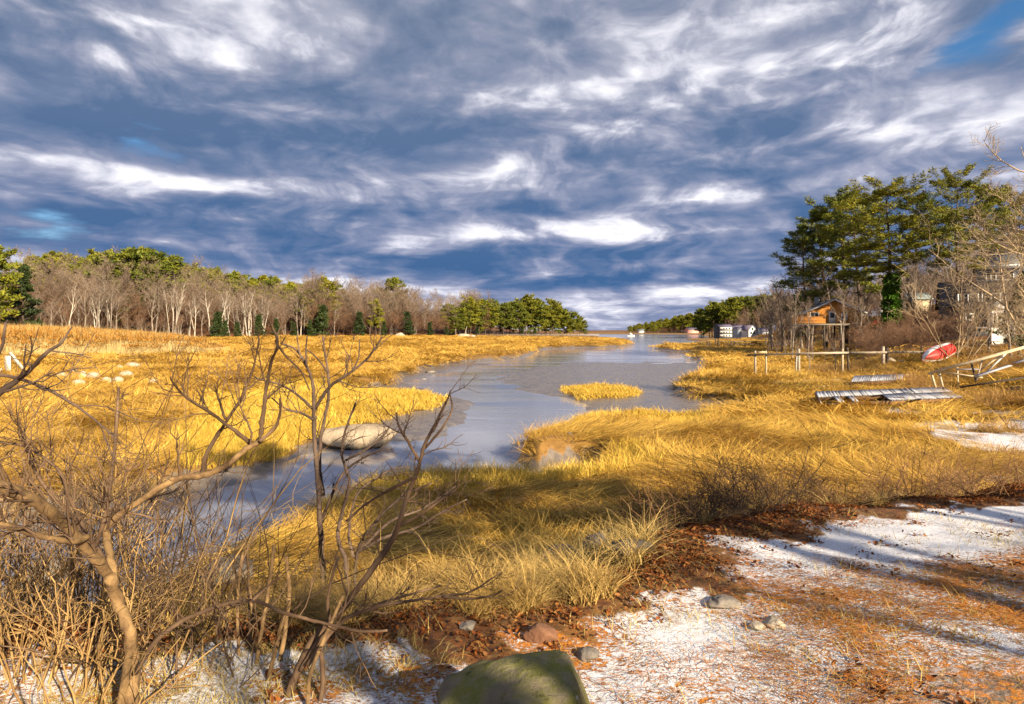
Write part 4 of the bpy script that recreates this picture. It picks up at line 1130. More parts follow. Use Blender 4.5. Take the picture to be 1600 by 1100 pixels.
def siding(name, lo, hi, pitch, rough=0.75, vert=False):
    mt, nt = new_mat(name)
    sp_ = nt.node('ShaderNodeSeparateXYZ', {0: opos(nt)}, None)
    w = nt.m('FRACT', nt.m('DIVIDE', sp_.outputs[0 if vert else 2], pitch))
    row = nt.m('FLOOR', nt.m('DIVIDE', sp_.outputs[0 if vert else 2], pitch))
    rn = nt.node('ShaderNodeTexWhiteNoise', {'W': row}, 0, noise_dimensions='1D')
    a = nt.noise(nt.v('MULTIPLY', opos(nt), (4, 4, 18)), 1.0, 5, 0.6)
    c = nt.mix(nt.m('ADD', nt.m('MULTIPLY', nt.ss(a, 0.3, 0.7), 0.6), nt.m('MULTIPLY', rn, 0.4)), lo, hi)
    c = nt.mix(nt.m('MULTIPLY', nt.ss(w, 0.12, 0.02), 0.6), c, (lo[0] * 0.3, lo[1] * 0.3, lo[2] * 0.3))
    finish(nt, c, rough, nt.m('ADD', w, nt.m('MULTIPLY', a, 0.3)), 0.6, 0.03)
    return mt
logSide = siding('stained_log_siding', (0.33, 0.125, 0.02), (0.54, 0.23, 0.045), 0.20)
shingle = siding('cedar_shingles', (0.085, 0.075, 0.062), (0.20, 0.17, 0.14), 0.16, 0.9)
clapWhite = siding('white_clapboard', (0.60, 0.60, 0.60), (0.80, 0.79, 0.76), 0.14)
clapBlue = siding('blue_grey_clapboard', (0.30, 0.36, 0.44), (0.42, 0.48, 0.56), 0.20)
shedSide = siding('tan_board_siding', (0.42, 0.33, 0.21), (0.58, 0.47, 0.32), 0.45, vert=True)
navySide = siding('dark_slate_siding', (0.045, 0.05, 0.065), (0.10, 0.105, 0.12), 0.2)
brownSide = siding('brown_siding', (0.20, 0.14, 0.11), (0.32, 0.24, 0.19), 0.2)
pinkSide = siding('pink_siding', (0.62, 0.30, 0.26), (0.72, 0.40, 0.35), 0.2)
roofGrey = simple('grey_roof', (0.17, 0.18, 0.19), 0.3, 8.0, 0.8)
roofGreen = simple('grey_green_roof', (0.27, 0.32, 0.32), 0.15, 5.0, 0.5)
roofDark = simple('dark_roof', (0.07, 0.062, 0.06), 0.3, 8.0, 0.9)
roofPlum = simple('plum_grey_roof', (0.13, 0.11, 0.16), 0.2, 6.0, 0.85)
whiteTrim = simple('white_trim', (0.78, 0.78, 0.76), 0.06, 5.0, 0.5)
glassM, nt = new_mat('window_glass')
finish(nt, (0.02, 0.025, 0.03), 0.06, spec=0.6)
redHull = simple('red_hull_paint', (0.50, 0.035, 0.03), 0.25, 5.0, 0.45, dirt=(0.30, 0.06, 0.05))
whiteHull = simple('white_hull_paint', (0.74, 0.74, 0.72), 0.12, 4.0, 0.4, dirt=(0.45, 0.42, 0.38), dlim=(0.55, 0.75))
netM = simple('orange_red_netting', (0.80, 0.10, 0.035), 0.25, 9.0, 0.6, trans=0.3)
rustM = simple('rusty_orange_metal', (0.50, 0.17, 0.03), 0.35, 6.0, 0.7)
blackM = simple('black_plastic', (0.018, 0.018, 0.02), 0.2, 5.0, 0.4)
rockM, nt = new_mat('granite')
rp = opos(nt)
ra = nt.noise(rp, 2.2, 8, 0.65); rb = nt.noise(rp, 11.0, 6, 0.7)
rc = nt.mix(nt.ss(ra, 0.3, 0.7), (0.11, 0.095, 0.085), (0.26, 0.23, 0.20))
rc = nt.mix(nt.m('MULTIPLY', nt.ss(rb, 0.5, 0.7), 0.6), rc, (0.10, 0.09, 0.08))
rc = nt.v('SCALE', rc, nt.m('ADD', 0.75, nt.m('MULTIPLY', orand(nt), 0.5)))
finish(nt, rc, 0.9, nt.m('ADD', ra, nt.m('MULTIPLY', rb, 0.4)), 0.7, 0.05)
paleRockM, nt = new_mat('pale_granite')
rp = opos(nt); ra = nt.noise(rp, 1.8, 8, 0.65); rb = nt.noise(rp, 14.0, 6, 0.7)
rc = nt.mix(nt.ss(ra, 0.3, 0.7), (0.32, 0.26, 0.19), (0.52, 0.45, 0.36))
rc = nt.mix(nt.m('MULTIPLY', nt.ss(rb, 0.52, 0.72), 0.5), rc, (0.26, 0.22, 0.18))
zr = nt.node('ShaderNodeSeparateXYZ', {0: wpos(nt)}, 2)
rc = nt.mix(nt.ss(nt.m('ADD', zr, nt.m('MULTIPLY', rb, 0.3)), WATER + 0.42, WATER + 0.22), rc, (0.07, 0.065, 0.035))
finish(nt, rc, 0.9, nt.m('ADD', ra, nt.m('MULTIPLY', rb, 0.4)), 0.6, 0.06)
mossRockM, nt = new_mat('mossy_boulder')
rp = opos(nt); ra = nt.noise(rp, 2.6, 8, 0.65); rb = nt.noise(rp, 16.0, 7, 0.7); rd = nt.noise(nt.v('ADD', rp, (4, 2, 7)), 5.5, 5, 0.6)
rc = nt.mix(nt.ss(ra, 0.35, 0.65), (0.17, 0.14, 0.10), (0.36, 0.30, 0.21))
rc = nt.mix(nt.m('MULTIPLY', nt.ss(nt.m('ADD', ra, nt.m('MULTIPLY', rb, 0.35)), 0.56, 0.74), 0.85), rc, (0.16, 0.165, 0.020))
rc = nt.mix(nt.ss(rd, 0.66, 0.70), rc, (0.42, 0.42, 0.38))
rc = nt.mix(nt.m('MULTIPLY', nt.ss(rb, 0.55, 0.7), 0.6), rc, (0.055, 0.05, 0.03))
finish(nt, rc, 0.92, nt.m('ADD', ra, nt.m('MULTIPLY', rb, 0.6)), 1.0, 0.05)

def pale_rock(name, lo, hi):
    mt, nt = new_mat(name)
    rp = opos(nt); ra = nt.noise(rp, 1.8, 8, 0.65); rb = nt.noise(rp, 14.0, 6, 0.7)
    rc = nt.mix(nt.ss(ra, 0.3, 0.7), lo, hi)
    rc = nt.mix(nt.m('MULTIPLY', nt.ss(rb, 0.50, 0.68), 0.7), rc, (lo[0] * 0.45, lo[1] * 0.45, lo[2] * 0.45))
    zr = nt.node('ShaderNodeSeparateXYZ', {0: wpos(nt)}, 2)
    rc = nt.mix(nt.ss(nt.m('ADD', zr, nt.m('MULTIPLY', rb, 0.4)), WATER + 0.38, WATER + 0.16), rc, (0.06, 0.055, 0.03))
    finish(nt, rc, 0.92, nt.m('ADD', ra, nt.m('MULTIPLY', rb, 0.5)), 0.9, 0.10)
    return mt
redRockM = simple('reddish_rock', (0.17, 0.085, 0.05), 0.4, 9.0, 0.9, 0.8, 0.03)
tanRockM = pale_rock('tan_granite', (0.30, 0.235, 0.165), (0.48, 0.385, 0.28))
# ------------------------------------------------------------------ rocks
def ico(sub):
    import bmesh
    bm = bmesh.new(); bmesh.ops.create_icosphere(bm, subdivisions=sub, radius=1.0)
    v = np.array([q.co[:] for q in bm.verts]); t = np.array([[q.index for q in f.verts] for f in bm.faces]); bm.free()
    return v, t
ICO = {k: ico(k) for k in (2, 3, 4, 5)}
def rock(name, label, x, y, z, sx, sy, sz, mat, seed, group=None, sub=3, rough=0.28, sharp=0.5, rz=0.0, cat='rock', boxy=0.0):
    v, t = ICO[sub]; rng = np.random.RandomState(seed); v = v.copy()
    if boxy: v = v / (np.max(np.abs(v), axis=1)[:, None] ** boxy)
    o = rng.rand(3) * 50
    d = 1 + rough * ((fbm(v[:, 0] * 1.3 + o[0] + v[:, 2], v[:, 1] * 1.3 + o[1] - v[:, 2], 3) - 0.5) * 2)
    d += rough * 0.35 * (fbm(v[:, 0] * 5 + o[1] + 3 * v[:, 2], v[:, 1] * 5 + o[2] - 2 * v[:, 2], 3) - 0.5)
    v = v * d[:, None]
    for _ in range(int(5 * sharp)):                       # a few cleaved faces
        nrm = rng.randn(3); nrm /= np.linalg.norm(nrm); c = 0.62 + 0.25 * rng.rand()
        ex = np.maximum(v @ nrm - c, 0); v = v - ex[:, None] * nrm * 0.85
    v[:, 2] = np.where(v[:, 2] < -0.5, -0.5 + 0.3 * (v[:, 2] + 0.5), v[:, 2])
    b = MB(); b.add(v * np.array([sx, sy, sz]), None, t)
    ob = b.build(name, mat, None, True, (x, y, z)); ob.rotation_euler = (0, 0, rz)
    return tag(ob, label, cat, group)
def rock_px(label, px, py, w, h, mat, seed, group=None, depthk=0.8, name='rock', **kw):
    x, y, z = hit(px, py)
    sw = w / F * y / 2; sh = h / F * y
    return rock(name, label, x, y + sw * depthk * 0.5, z + sh * 0.30, sw, sw * depthk, sh * 0.72, mat, seed, group, **kw)

x, y, z = hit(540, 704)
rock('boulder', 'large pale rounded boulder lying at the edge of the tidal creek', x + 0.1, y + 0.9, z + 0.20, 1.42, 1.0, 0.54, tanRockM, 3, None, 5, 0.22, 0.4, cat='boulder')
rock('boulder', 'mossy green brown boulder at the bottom edge, in front of the snow', 0.035, 2.46, 1.60, 0.285, 0.20, 0.27, mossRockM, 17, None, 5, 0.16, 0.8, 0.1, 'boulder', 0.88).rotation_euler = (0.0, math.radians(-15), 0.06)
GR = 'pale stones scattered on the left marsh'
for i, (px, py, w, h) in enumerate([(195, 590, 22, 7), (143, 595, 20, 9), (128, 594, 14, 9), (165, 601, 17, 8), (183, 599, 16, 7), (95, 590, 18, 5), (114, 584, 14, 5), (205, 576, 24, 6), (186, 577, 10, 4), (238, 601, 16, 6), (120, 602, 20, 6), (220, 573, 8, 4)]):
    rock_px(['long flat pale stone at the right of the left marsh row', 'largest bright round stone of the left marsh row', 'bright stone touching the largest one on its left', 'rounded pale stone between the two halves of the left marsh row', 'low pale stone right of the rounded one in the left marsh row',
             'flat pale stone at the left end of the marsh row', 'thin pale stone above the largest bright one on the left marsh', 'wide pale stone at the foot of the reeds', 'tiny stone left of the wide one at the foot of the reeds', 'pale stone alone right of the left marsh row', 'half buried flat stone below the largest bright one', 'tiny pale stone right of the wide one at the foot of the reeds'][i],
            px, py, w, h * 1.5, paleRockM, 20 + i, GR, 0.7, 'stone', sub=3, rough=0.2)
for i, (px, py, w, h, lab, mt) in enumerate([
    (345, 915, 110, 34, 'long flat grey slab half hidden in grass behind the cut stems', rockM), (60, 935, 110, 55, 'dark grey rock deep in the brush at the lower left', rockM), (30, 690 + 260, 70, 45, 'dark rock at the left border under the brush', rockM),
    (875, 885, 60, 30, 'grey rock in the bunch grass below the marsh edge', rockM), (930, 872, 46, 40, 'upright grey rock in the grass beside the bramble twigs', rockM), (990, 868, 70, 22, 'long low grey rock in the grass right of the upright rock', rockM), (960, 850, 60, 18, 'low grey rock behind the upright rock', rockM),
    (1135, 952, 52, 15, 'flat grey stone lying in the snow near the leaf litter', rockM), (1212, 982, 34, 14, 'small pale tan stone in the snow, right of the flat grey one', paleRockM), (1185, 985, 26, 10, 'smallest tan stone of the pair in the snow', paleRockM), (918, 1030, 40, 14, 'small rounded stone right behind the mossy boulder', rockM), (845, 1004, 50, 22, 'reddish brown rock at the foot of the bunch grass', redRockM), (730, 985, 30, 10, 'low stone in the snow left of the reddish rock', rockM)]):
    rock_px(lab, px, py, w, h, mt, 50 + i, None, 0.8, sub=4, rough=0.34, sharp=1.2)
for i, (px, py, w, h, lab) in enumerate([(1393, 568, 17, 8, 'pale boulder at the foot of the double fence post, left one of two'), (1411, 568, 12, 6, 'pale boulder right of the other one by the double fence post'), (1222, 543, 18, 10, 'light grey ledge on the bank left of the cabin'), (1238, 541, 20, 8, 'grey rock beside the dark bush on the bank'), (1425, 503, 30, 12, 'large pale ledge on the slope under the shed'), (1450, 498, 24, 8, 'pale ledge right of the largest one below the shed'), (1405, 508, 14, 7, 'small pale ledge beside the ivy trunk'),
    (625, 527, 16, 7, 'pale rock heap at the marsh edge below the bare wood'), (725, 527, 20, 6, 'pale rocks at the foot of the wide pale tree'), (738, 527, 10, 4, 'small pale rock right of the heap at the wide pale tree')]):
    rock_px(lab, px, py, w, h, paleRockM if i != 3 else rockM, 80 + i, None, 0.7, sub=3)
for i, (px, py, w, h, lab) in enumerate([(765, 675, 7, 4, 'small dark stone in the middle of the creek'), (1012, 643, 8, 4, 'small white shell heap on the mud flat'), (890, 680, 9, 5, 'dark peat clod at the creek bank'), (662, 594, 12, 3, 'dark driftwood lump on the mud by the left bank'), (672, 583, 16, 4, 'flat peat clod below the left bank'), (640, 690, 7, 3, 'small dark stone on the mud spit by the boulder'), (1068, 611, 8, 4, 'grass clod fallen at the right bank')]):
    rock_px(lab, px, py, w, h, paleRockM if 'white' in lab else rockM, 100 + i, None, 0.7, sub=2)

# ------------------------------------------------------------------ rail fence
def fence_pt(px, Y=45.0):
    x = PX(px, Y); return x, Y, zat(x, Y)
fx0, fy0, fz0 = fence_pt(1180)
fen = thing('rail_fence', 'weathered fence of odd posts with one long rail across the golden marsh', 'fence', (fx0, fy0, fz0))
fposts = [(1180, 548, 0.15, greyWood, 0.0), (1197, 548, 0.12, paleWood, 0.0), (1248, 545, 0.17, greyWood, 0.02), (1243, 551, 0.10, whiteWood, 0.1), (1265, 553, 0.06, greyWood, 0), (1306, 552, 0.06, darkWood, -0.05), (1316, 545, 0.14, paleWood, 0.03), (1326, 543, 0.12, darkWood, -0.08), (1380, 541, 0.20, greyWood, 0.0), (1386, 543, 0.18, darkWood, 0.02), (1440, 541, 0.10, darkWood, 0.0), (1470, 545, 0.10, greyWood, 0)]
for (px, ptop, w, mt, lean) in fposts:
    x, y_, z = fence_pt(px); zt = max(PZ(ptop, y_), z + 0.5)
    b = MB(); rg = np.random.RandomState(int(px)); zm = (z + zt) / 2
    b.tube([(x - fx0, y_ - fy0, z - 0.3 - fz0), (x - fx0 + lean * 0.5, y_ - fy0, zm - fz0), (x - fx0 + lean, y_ - fy0, zt - fz0)], [w * 0.62, w * 0.56, w * 0.5], sides=7)
    b.build('post', mt, fen)
rl = [(1168, 554.5), (1248, 552.5), (1326, 551), (1386, 550.5), (1480, 549.5)]
for (pa, ya), (pb, yb) in zip(rl[:-1], rl[1:]):
    A = Vector((PX(pa, 44.85) - fx0, 44.85 - fy0, PZ(ya, 44.85) - fz0)); B = Vector((PX(pb + 2, 44.85) - fx0, 44.87 - fy0, PZ(yb, 44.85) - fz0))
    b = MB(); b.bar(A, B, 0.10, 0.14); b.build('rail', darkWood if pa < 1200 else greyWood, fen)
b = MB(); b.bar((PX(1184, 44.7) - fx0, 44.7 - fy0, PZ(550.5, 44.7) - fz0), (PX(1196, 44.7) - fx0, 44.7 - fy0, PZ(550, 44.7) - fz0), 0.05, 0.10); b.build('rail', paleWood, fen)
b = MB()
px_, py_, pz_ = fence_pt(1323)
b.tube([(px_, py_ + 0.4, pz_ - 0.2), (px_ - 0.1, py_ + 0.4, PZ(530, 45)), (px_ - 0.22, py_ + 0.4, PZ(500, 45))], [0.035, 0.03, 0.02], sides=6)
tag(b.build('pole', greyWood), 'slim pale leaning pole standing behind the fence, below the cabin', 'pole')
# low fence of the far point
x, y_, z = hit(830, 526.5)
lf = thing('low_fence', 'low dark fence along the foot of the far marsh point', 'fence', (x, y_, z))
for k in range(14):
    b = MB(); xx = -24 + k * 3.8; b.box(xx - 0.09, xx + 0.09, -0.09, 0.09, -0.4, 1.1); b.build('post', greyWood, lf)
for zz_ in (0.55, 1.0):
    b = MB(); b.box(-24.2, 25.6, -0.16, -0.10, zz_ - 0.07, zz_ + 0.07); b.build('rail', greyWood, lf)

# ------------------------------------------------------------------ old dock sections
def frame(o, u, v, z, tilt=0.0, vt=0.06):
    u = Vector((u[0], u[1], tilt)); v = Vector((v[0], v[1], 0)).normalized(); v.z = vt; u.normalize(); v.normalize()
    return Matrix(((u.x, v.x, 0, o[0]), (u.y, v.y, 0, o[1]), (u.z, v.z, 1, z), (0, 0, 0, 1)))
R5 = np.random.RandomState(9)
def dock(name, label, o, u, v, L, Wd, z, rows, tilt=0.0, thick=0.22, gaps=()):
    root = thing(name, label, 'dock section', (o[0], o[1], z))
    M0 = frame((0, 0), u, v, 0, tilt)
    for fv in (0.0, 0.5, 1.0):
        b = MB(); b.box(0, L, fv * Wd - 0.06 + (0.0 if fv else 0.063), fv * Wd + 0.06, -thick, -0.045, M0); b.build('stringer', brownWood, root)
    for xe in (0.03, L - 0.03):
        for (va, vb) in ((0.13, Wd * 0.5 - 0.063), (Wd * 0.5 + 0.063, Wd - 0.063)):
            b = MB(); b.box(xe - 0.03, xe + 0.03, va, vb, -thick + 0.02, -0.05, M0); b.build('end_beam', brownWood, root)
    for (v0, v1, step, keep, skew) in rows:
        n = int(L / step)
        for k in range(n):
            t = k / n
            if not keep(t, k): continue
            b = MB(); w = step * 0.985
            Ms = M0 @ Matrix.Translation((k * step + step / 2 + R5.randn() * 0.006, 0, R5.rand() * 0.012)) @ Matrix.Rotation(skew + R5.randn() * 0.012, 4, 'Z')
            b.box(-w / 2, w / 2, v0, v1 + R5.rand() * 0.03, -0.04, 0.0, Ms); b.build('board', frostWood, root)
    return root
o1 = hit(1283, 640)[:2]; k1 = o1[1] / 21.0; z1 = 0.88
gz1 = zat(o1[0] + 3 * k1, o1[1] + 1.2)
z1 = gz1 + 0.30
dock('dock_section', 'broken wooden dock section with missing boards, the larger one in front', o1, (6.3, 1.75), (0.36, 0.93), 6.0 * k1, 3.0, z1,
     [(1.53, 3.02, 0.145, lambda t, k: True, 0.0), (-0.04, 1.47, 0.145, lambda t, k: t > 0.47 or k in (6, 7, 11, 12), 0.06)], 0.03, 0.22)
o2 = hit(1330, 608)[:2]; gz2 = zat(o2[0] + 2.5, o2[1] + 1.6); b0 = (o2[0] - 13.6, o2[1] - 25.9)
dock('dock_section', 'narrow snow dusted dock section with close boards, behind the larger one', o2, (5.6, 2.6), (0.52, 0.85), 6.0, 2.6, gz2 + 0.40,
     [(-0.04, 2.62, 0.16, lambda t, k: t < 0.72, 0.0)], -0.01, 0.28)
for (a, c) in [((16.8, 26.9, gz2 + 0.05), (20.5, 27.9, gz2 + 0.42)), ((17.5, 26.5, gz2 + 0.02), (21.0, 27.2, gz2 + 0.25))]:
    b = MB(); b.bar((a[0] + b0[0], a[1] + b0[1], a[2]), (c[0] + b0[0], c[1] + b0[1], c[2]), 0.22, 0.14); tag(b.build('beam', darkWood), 'loose dark beam lying right of the narrow dock section' + (', nearer one' if a[1] < 26.7 else ', further one'), 'beam')
# gangway frame leaning on the right
gx0, gy0 = PX(1520, 25), 25.0
gw = thing('gangway', 'collapsed pale timber gangway frame leaning up towards the right border', 'gangway', (gx0, gy0, zat(gx0, gy0)))
gzz = zat(gx0, gy0)
def gbar(name, a, c, w, h, mt):
    A = atd(*a); B = atd(*c); off = np.array([gx0, gy0, gzz])
    b = MB(); b.bar(A - off, B - off, w * 0.65, h * 0.65); return b.build(name, mt, gw)
gbar('rail', (1450, 584, 24.5), (1615, 539, 23.0), 0.09, 0.13, paleWood)
gbar('rail', (1462, 580, 26.0), (1640, 531, 24.8), 0.09, 0.12, paleWood)
gbar('rail', (1470, 581, 24.4), (1536, 590, 23.6), 0.07, 0.08, paleWood)
gbar('brace', (1566, 553, 23.7), (1528, 581, 24.0), 0.07, 0.08, paleWood)
gbar('brace', (1572, 552, 23.75), (1540, 583, 23.9), 0.07, 0.08, whiteWood)
gbar('brace', (1535, 561, 24.0), (1526, 594, 23.8), 0.06, 0.07, greyWood)
gbar('leg', (1455, 583, 24.6), (1462, 606, 24.4), 0.09, 0.09, paleWood)
gbar('leg', (1467, 580, 24.6), (1474, 608, 24.2), 0.09, 0.09, paleWood)
gbar('leg', (1496, 574, 24.5), (1497, 604, 24.3), 0.06, 0.06, paleWood)
gbar('leg', (1518, 568, 24.4), (1525, 596, 24.0), 0.08, 0.08, darkWood)
gbar('plank', (1527, 587, 23.2), (1578, 571, 23.6), 0.30, 0.05, frostWood)
gbar('plank', (1495, 577, 25.4), (1532, 577, 25.2), 0.34, 0.05, frostWood)
gbar('plank', (1585, 567, 24.0), (1625, 556, 24.0), 0.30, 0.05, frostWood)
gbar('rail', (1500, 605, 23.9), (1600, 590, 23.0), 0.09, 0.10, darkWood)
b = MB(); x, y_, z = hit(1580, 614)
b.tube([(x, y_, z + 0.14), (x + 0.9, y_ + 0.1, z + 0.15), (x + 2.0, y_ + 0.3, z + 0.13)], 0.14, 0.14, 12)
tag(b.build('pipe', blackM, None, True), 'short black pipe lying in the dry grass at the right border', 'pipe')

# ------------------------------------------------------------------ boats
def hull(L, B, Dp, n=13, m=9):
    """open boat hull, keel down, bow at +x; returns verts grid (n x m)"""
    out = []
    for i in range(n):
        t = i / (n - 1); x = -L / 2 + L * t
        half = B / 2 * (1 - max(0, (t - 0.45) / 0.55) ** 2.2) * (0.86 + 0.14 * min(1, t / 0.3))
        sheer = 0.06 * L * (t - 0.35) ** 2
        rock_ = 0.35 * Dp * max(0, (t - 0.6) / 0.4) ** 2
        for j in range(m):
            s = -1 + 2 * j / (m - 1); a = abs(s)
            yy = half * math.copysign(min(1.0, a ** 0.75 * 1.02), s)
            zz_ = rock_ + (Dp + sheer - rock_) * a ** 2.4
            out.append((x, yy, zz_))
    q = [(i * m + j, (i + 1) * m + j, (i + 1) * m + j + 1, i * m + j + 1) for i in range(n - 1) for j in range(m - 1)]
    return np.array(out), np.array(q), n, m
bx, by, bz = hit(1476, 566)
rb_ = thing('rowing_boat', 'red and white rowing boat lying overturned and tilted beside the fence', 'boat', (bx, by + 0.6, bz))
v, q, n_, m_ = hull(2.6, 1.15, 0.50)
v2 = v * np.array([1, 0.965, 0.96]) + np.array([0, 0, 0.02])
b = MB(); b.add(v, q); b.add(v2, q[:, ::-1]); e = b.build('hull', whiteHull, rb_, True)
bk = MB()
sel = [j for j in range(m_)]
vb = v.reshape(n_, m_, 3)
kv = vb[:, 1:m_ - 3].copy(); kv[:, :, 2] -= 0.016; kv[:, :, 1] *= 1.03
mm = m_ - 4
bk.add(kv.reshape(-1, 3), [(i * mm + j, (i + 1) * mm + j, (i + 1) * mm + j + 1, i * mm + j + 1) for i in range(n_ - 1) for j in range(mm - 1)])
e2 = bk.build('bottom_paint', redHull, rb_, True)
bt_ = MB(); r0_ = v.reshape(n_, m_, 3)[0]; bt_.add(np.vstack([r0_, [[-1.3, 0, 0.5]]]), None, [(k, k + 1, m_) for k in range(m_ - 1)]); e3 = bt_.build('transom', whiteHull, rb_)
gl = MB()
for s_ in (0, m_ - 1): gl.tube(v.reshape(n_, m_, 3)[:, s_] , 0.025, 0.025, 5)
e4 = gl.build('gunwale', redHull, rb_)
Mb = Matrix.Translation((0, 0, 0.62)) @ Matrix.Rotation(math.radians(200), 4, 'Z') @ Matrix.Rotation(math.radians(16), 4, 'Y') @ Matrix.Rotation(math.radians(128), 4, 'X') @ Matrix.Translation((0, 0, -0.2))
for o_ in (e, e2, e3, e4): o_.matrix_local = Mb
# cruiser out on the bay
cbx = PX(986, 470)
cb = thing('motor_boat', 'white motor cruiser moored far out on the bay', 'boat', (cbx, 470, WATER))
v, q, n_, m_ = hull(5.4, 2.0, 1.0)
b = MB(); b.add(v + np.array([0, 0, -0.25]), q); b.add([(-2.7, -0.86, 0.72), (1.0, -0.9, 0.72), (2.6, 0, 0.9), (1.0, 0.9, 0.72), (-2.7, 0.86, 0.72)], None, [(0, 1, 2), (0, 2, 4), (4, 2, 3)]); b.build('hull', whiteHull, cb, True)
b = MB(); b.box(-1.2, 0.9, -0.7, 0.7, 0.72, 1.75); b.build('cabin', whiteHull, cb)
b = MB(); b.box(-1.0, 0.7, -0.73, 0.73, 1.25, 1.6); b.build('window', glassM, cb)
b = MB(); b.box(-1.4, 0.5, -0.75, 0.75, 1.78, 1.86); b.box(-0.9, 0.0, -0.5, 0.5, 1.86, 2.4); b.build('roof', whiteHull, cb)
b = MB(); b.tube([(-0.4, 0, 2.4), (-0.4, 0, 3.6)], 0.03, 0.02, 5); b.build('mast', whiteTrim, cb)

# ------------------------------------------------------------------ buildings
def gable_house(root, x0, x1, y0, y1, z0, ze, zr, wall, roof, axis='y', over=0.3, th=0.12):
    """local box with a gable roof; axis = direction of the ridge"""
    b = MB()
    if axis == 'y':
        xm = (x0 + x1) / 2
        v = [(x0, y0, z0), (x1, y0, z0), (x1, y0, ze), (xm, y0, zr), (x0, y0, ze), (x0, y1, z0), (x1, y1, z0), (x1, y1, ze), (xm, y1, zr), (x0, y1, ze)]
        b.add(v, [(0, 5, 9, 4), (1, 2, 7, 6), (0, 1, 2, 4), (5, 9, 7, 6)], [(4, 2, 3), (9, 8, 7)])
    else:
        ym = (y0 + y1) / 2
        v = [(x0, y0, z0), (x0, y1, z0), (x0, y1, ze), (x0, ym, zr), (x0, y0, ze), (x1, y0, z0), (x1, y1, z0), (x1, y1, ze), (x1, ym, zr), (x1, y0, ze)]
        b.add(v, [(0, 4, 9, 5), (1, 6, 7, 2), (0, 1, 2, 4), (5, 9, 7, 6)], [(4, 2, 3), (9, 8, 7)])
    w = b.build('wall', wall, root)
    r = MB()
    if axis == 'y':
        for sgn in (-1, 1):
            xe = x0 - over if sgn < 0 else x1 + over; sl = (zr - ze) / (abs((x1 - x0) / 2)); zz_ = ze - sl * over
            A = [(xm, y0 - over, zr + 0.02), (xe, y0 - over, zz_ + 0.02), (xe, y1 + over, zz_ + 0.02), (xm, y1 + over, zr + 0.02)]
            v = A + [(p[0], p[1], p[2] + th) for p in A]
            r.add(v, [(0, 1, 2, 3), (4, 7, 6, 5), (0, 4, 5, 1), (1, 5, 6, 2), (2, 6, 7, 3), (3, 7, 4, 0)])
    else:
        for sgn in (-1, 1):
            ye = y0 - over if sgn < 0 else y1 + over; sl = (zr - ze) / (abs((y1 - y0) / 2)); zz_ = ze - sl * over
            A = [(x0 - over, ym, zr + 0.02), (x0 - over, ye, zz_ + 0.02), (x1 + over, ye, zz_ + 0.02), (x1 + over, ym, zr + 0.02)]
            v = A + [(p[0], p[1], p[2] + th) for p in A]
            r.add(v, [(0, 1, 2, 3), (4, 7, 6, 5), (0, 4, 5, 1), (1, 5, 6, 2), (2, 6, 7, 3), (3, 7, 4, 0)])
    rf = r.build('roof', roof, root)
    return w, rf
def window(root, x0, x1, z0, z1, y, fw=0.07, face='y', name='window', mull=1, trim=None):
    """frame proud of the wall with a recessed pane; on a wall facing -y, or -x when face == 'x'"""
    trim = trim or whiteTrim
    f = MB(); g = MB()
    def bx_(mb_, a0, a1, d0, d1, c0, c1):
        if face == 'y': mb_.box(a0, a1, y - d1, y - d0, c0, c1)
        else: mb_.box(y - d1, y - d0, a0, a1, c0, c1)
    bx_(f, x0 - fw, x0, 0.0, 0.06, z0 - fw, z1 + fw); bx_(f, x1, x1 + fw, 0.0, 0.06, z0 - fw, z1 + fw)
    bx_(f, x0, x1, 0.0, 0.06, z1, z1 + fw); bx_(f, x0, x1, 0.0, 0.07, z0 - fw, z0)
    for k in range(mull):
        xm = x0 + (x1 - x0) * (k + 1) / (mull + 1); bx_(f, xm - fw * 0.35, xm + fw * 0.35, 0.012, 0.05, z0, z1)
    fr = f.build(name, trim, root)
    bx_(g, x0, x1, -0.01, 0.015, z0, z1); g.build('pane', glassM, fr)
    return fr

# cabin on stilts
Yc = 80.0; cxx = PX(1302, Yc); czz = PZ(506, Yc)
cab = thing('log_cabin', 'orange brown wooden cabin on stilts among the big pines', 'cabin', (cxx, Yc, czz), math.radians(-16))
gable_house(cab, -3.0, 3.2, 0, 7, 0, 1.45, 2.95, logSide, roofGrey, 'y', 0.45)
b = MB()
for sgn in (-1, 1):
    xe = (-3.5 if sgn < 0 else 3.7); b.bar((0.1, -0.47, 3.02), (xe, -0.47, 1.30), 0.05, 0.16)
b.build('bargeboard', whiteTrim, cab)
window(cab, -2.6, -1.75, 0.65, 1.35, 0, 0.10, mull=1); window(cab, 1.0, 1.5, 0.55, 1.25, 0, 0.09, mull=0)
d_ = MB(); d_.box(-0.5, 0.25, -0.05, -0.003, 0.05, 1.55); dr = d_.build('door', whiteTrim, cab); g = MB(); g.box(-0.36, 0.11, -0.062, -0.052, 0.75, 1.4); g.build('pane', glassM, dr)
b = MB(); b.box(-5.0, 3.4, -1.7, -0.012, -0.22, 0.0); b.build('deck', greyWood, cab)
for k in range(5):
    b = MB(); b.box(-5.0, -1.2, -1.76, -1.705, 0.05 + k * 0.17, 0.19 + k * 0.17); b.build('railing_board', logSide, cab)
for xx in (-4.9, -3.1, -1.3, 0.5, 2.2, 3.3):
    b = MB(); b.box(xx - 0.08, xx + 0.08, -1.66, -1.5, -3.2, -0.222); b.build('stilt', darkWood, cab)
for xx in (-2.8, 0.2, 3.0):
    b = MB(); b.box(xx - 0.1, xx + 0.1, 0.3, 0.5, -3.0, -0.002); b.build('stilt', darkWood, cab)
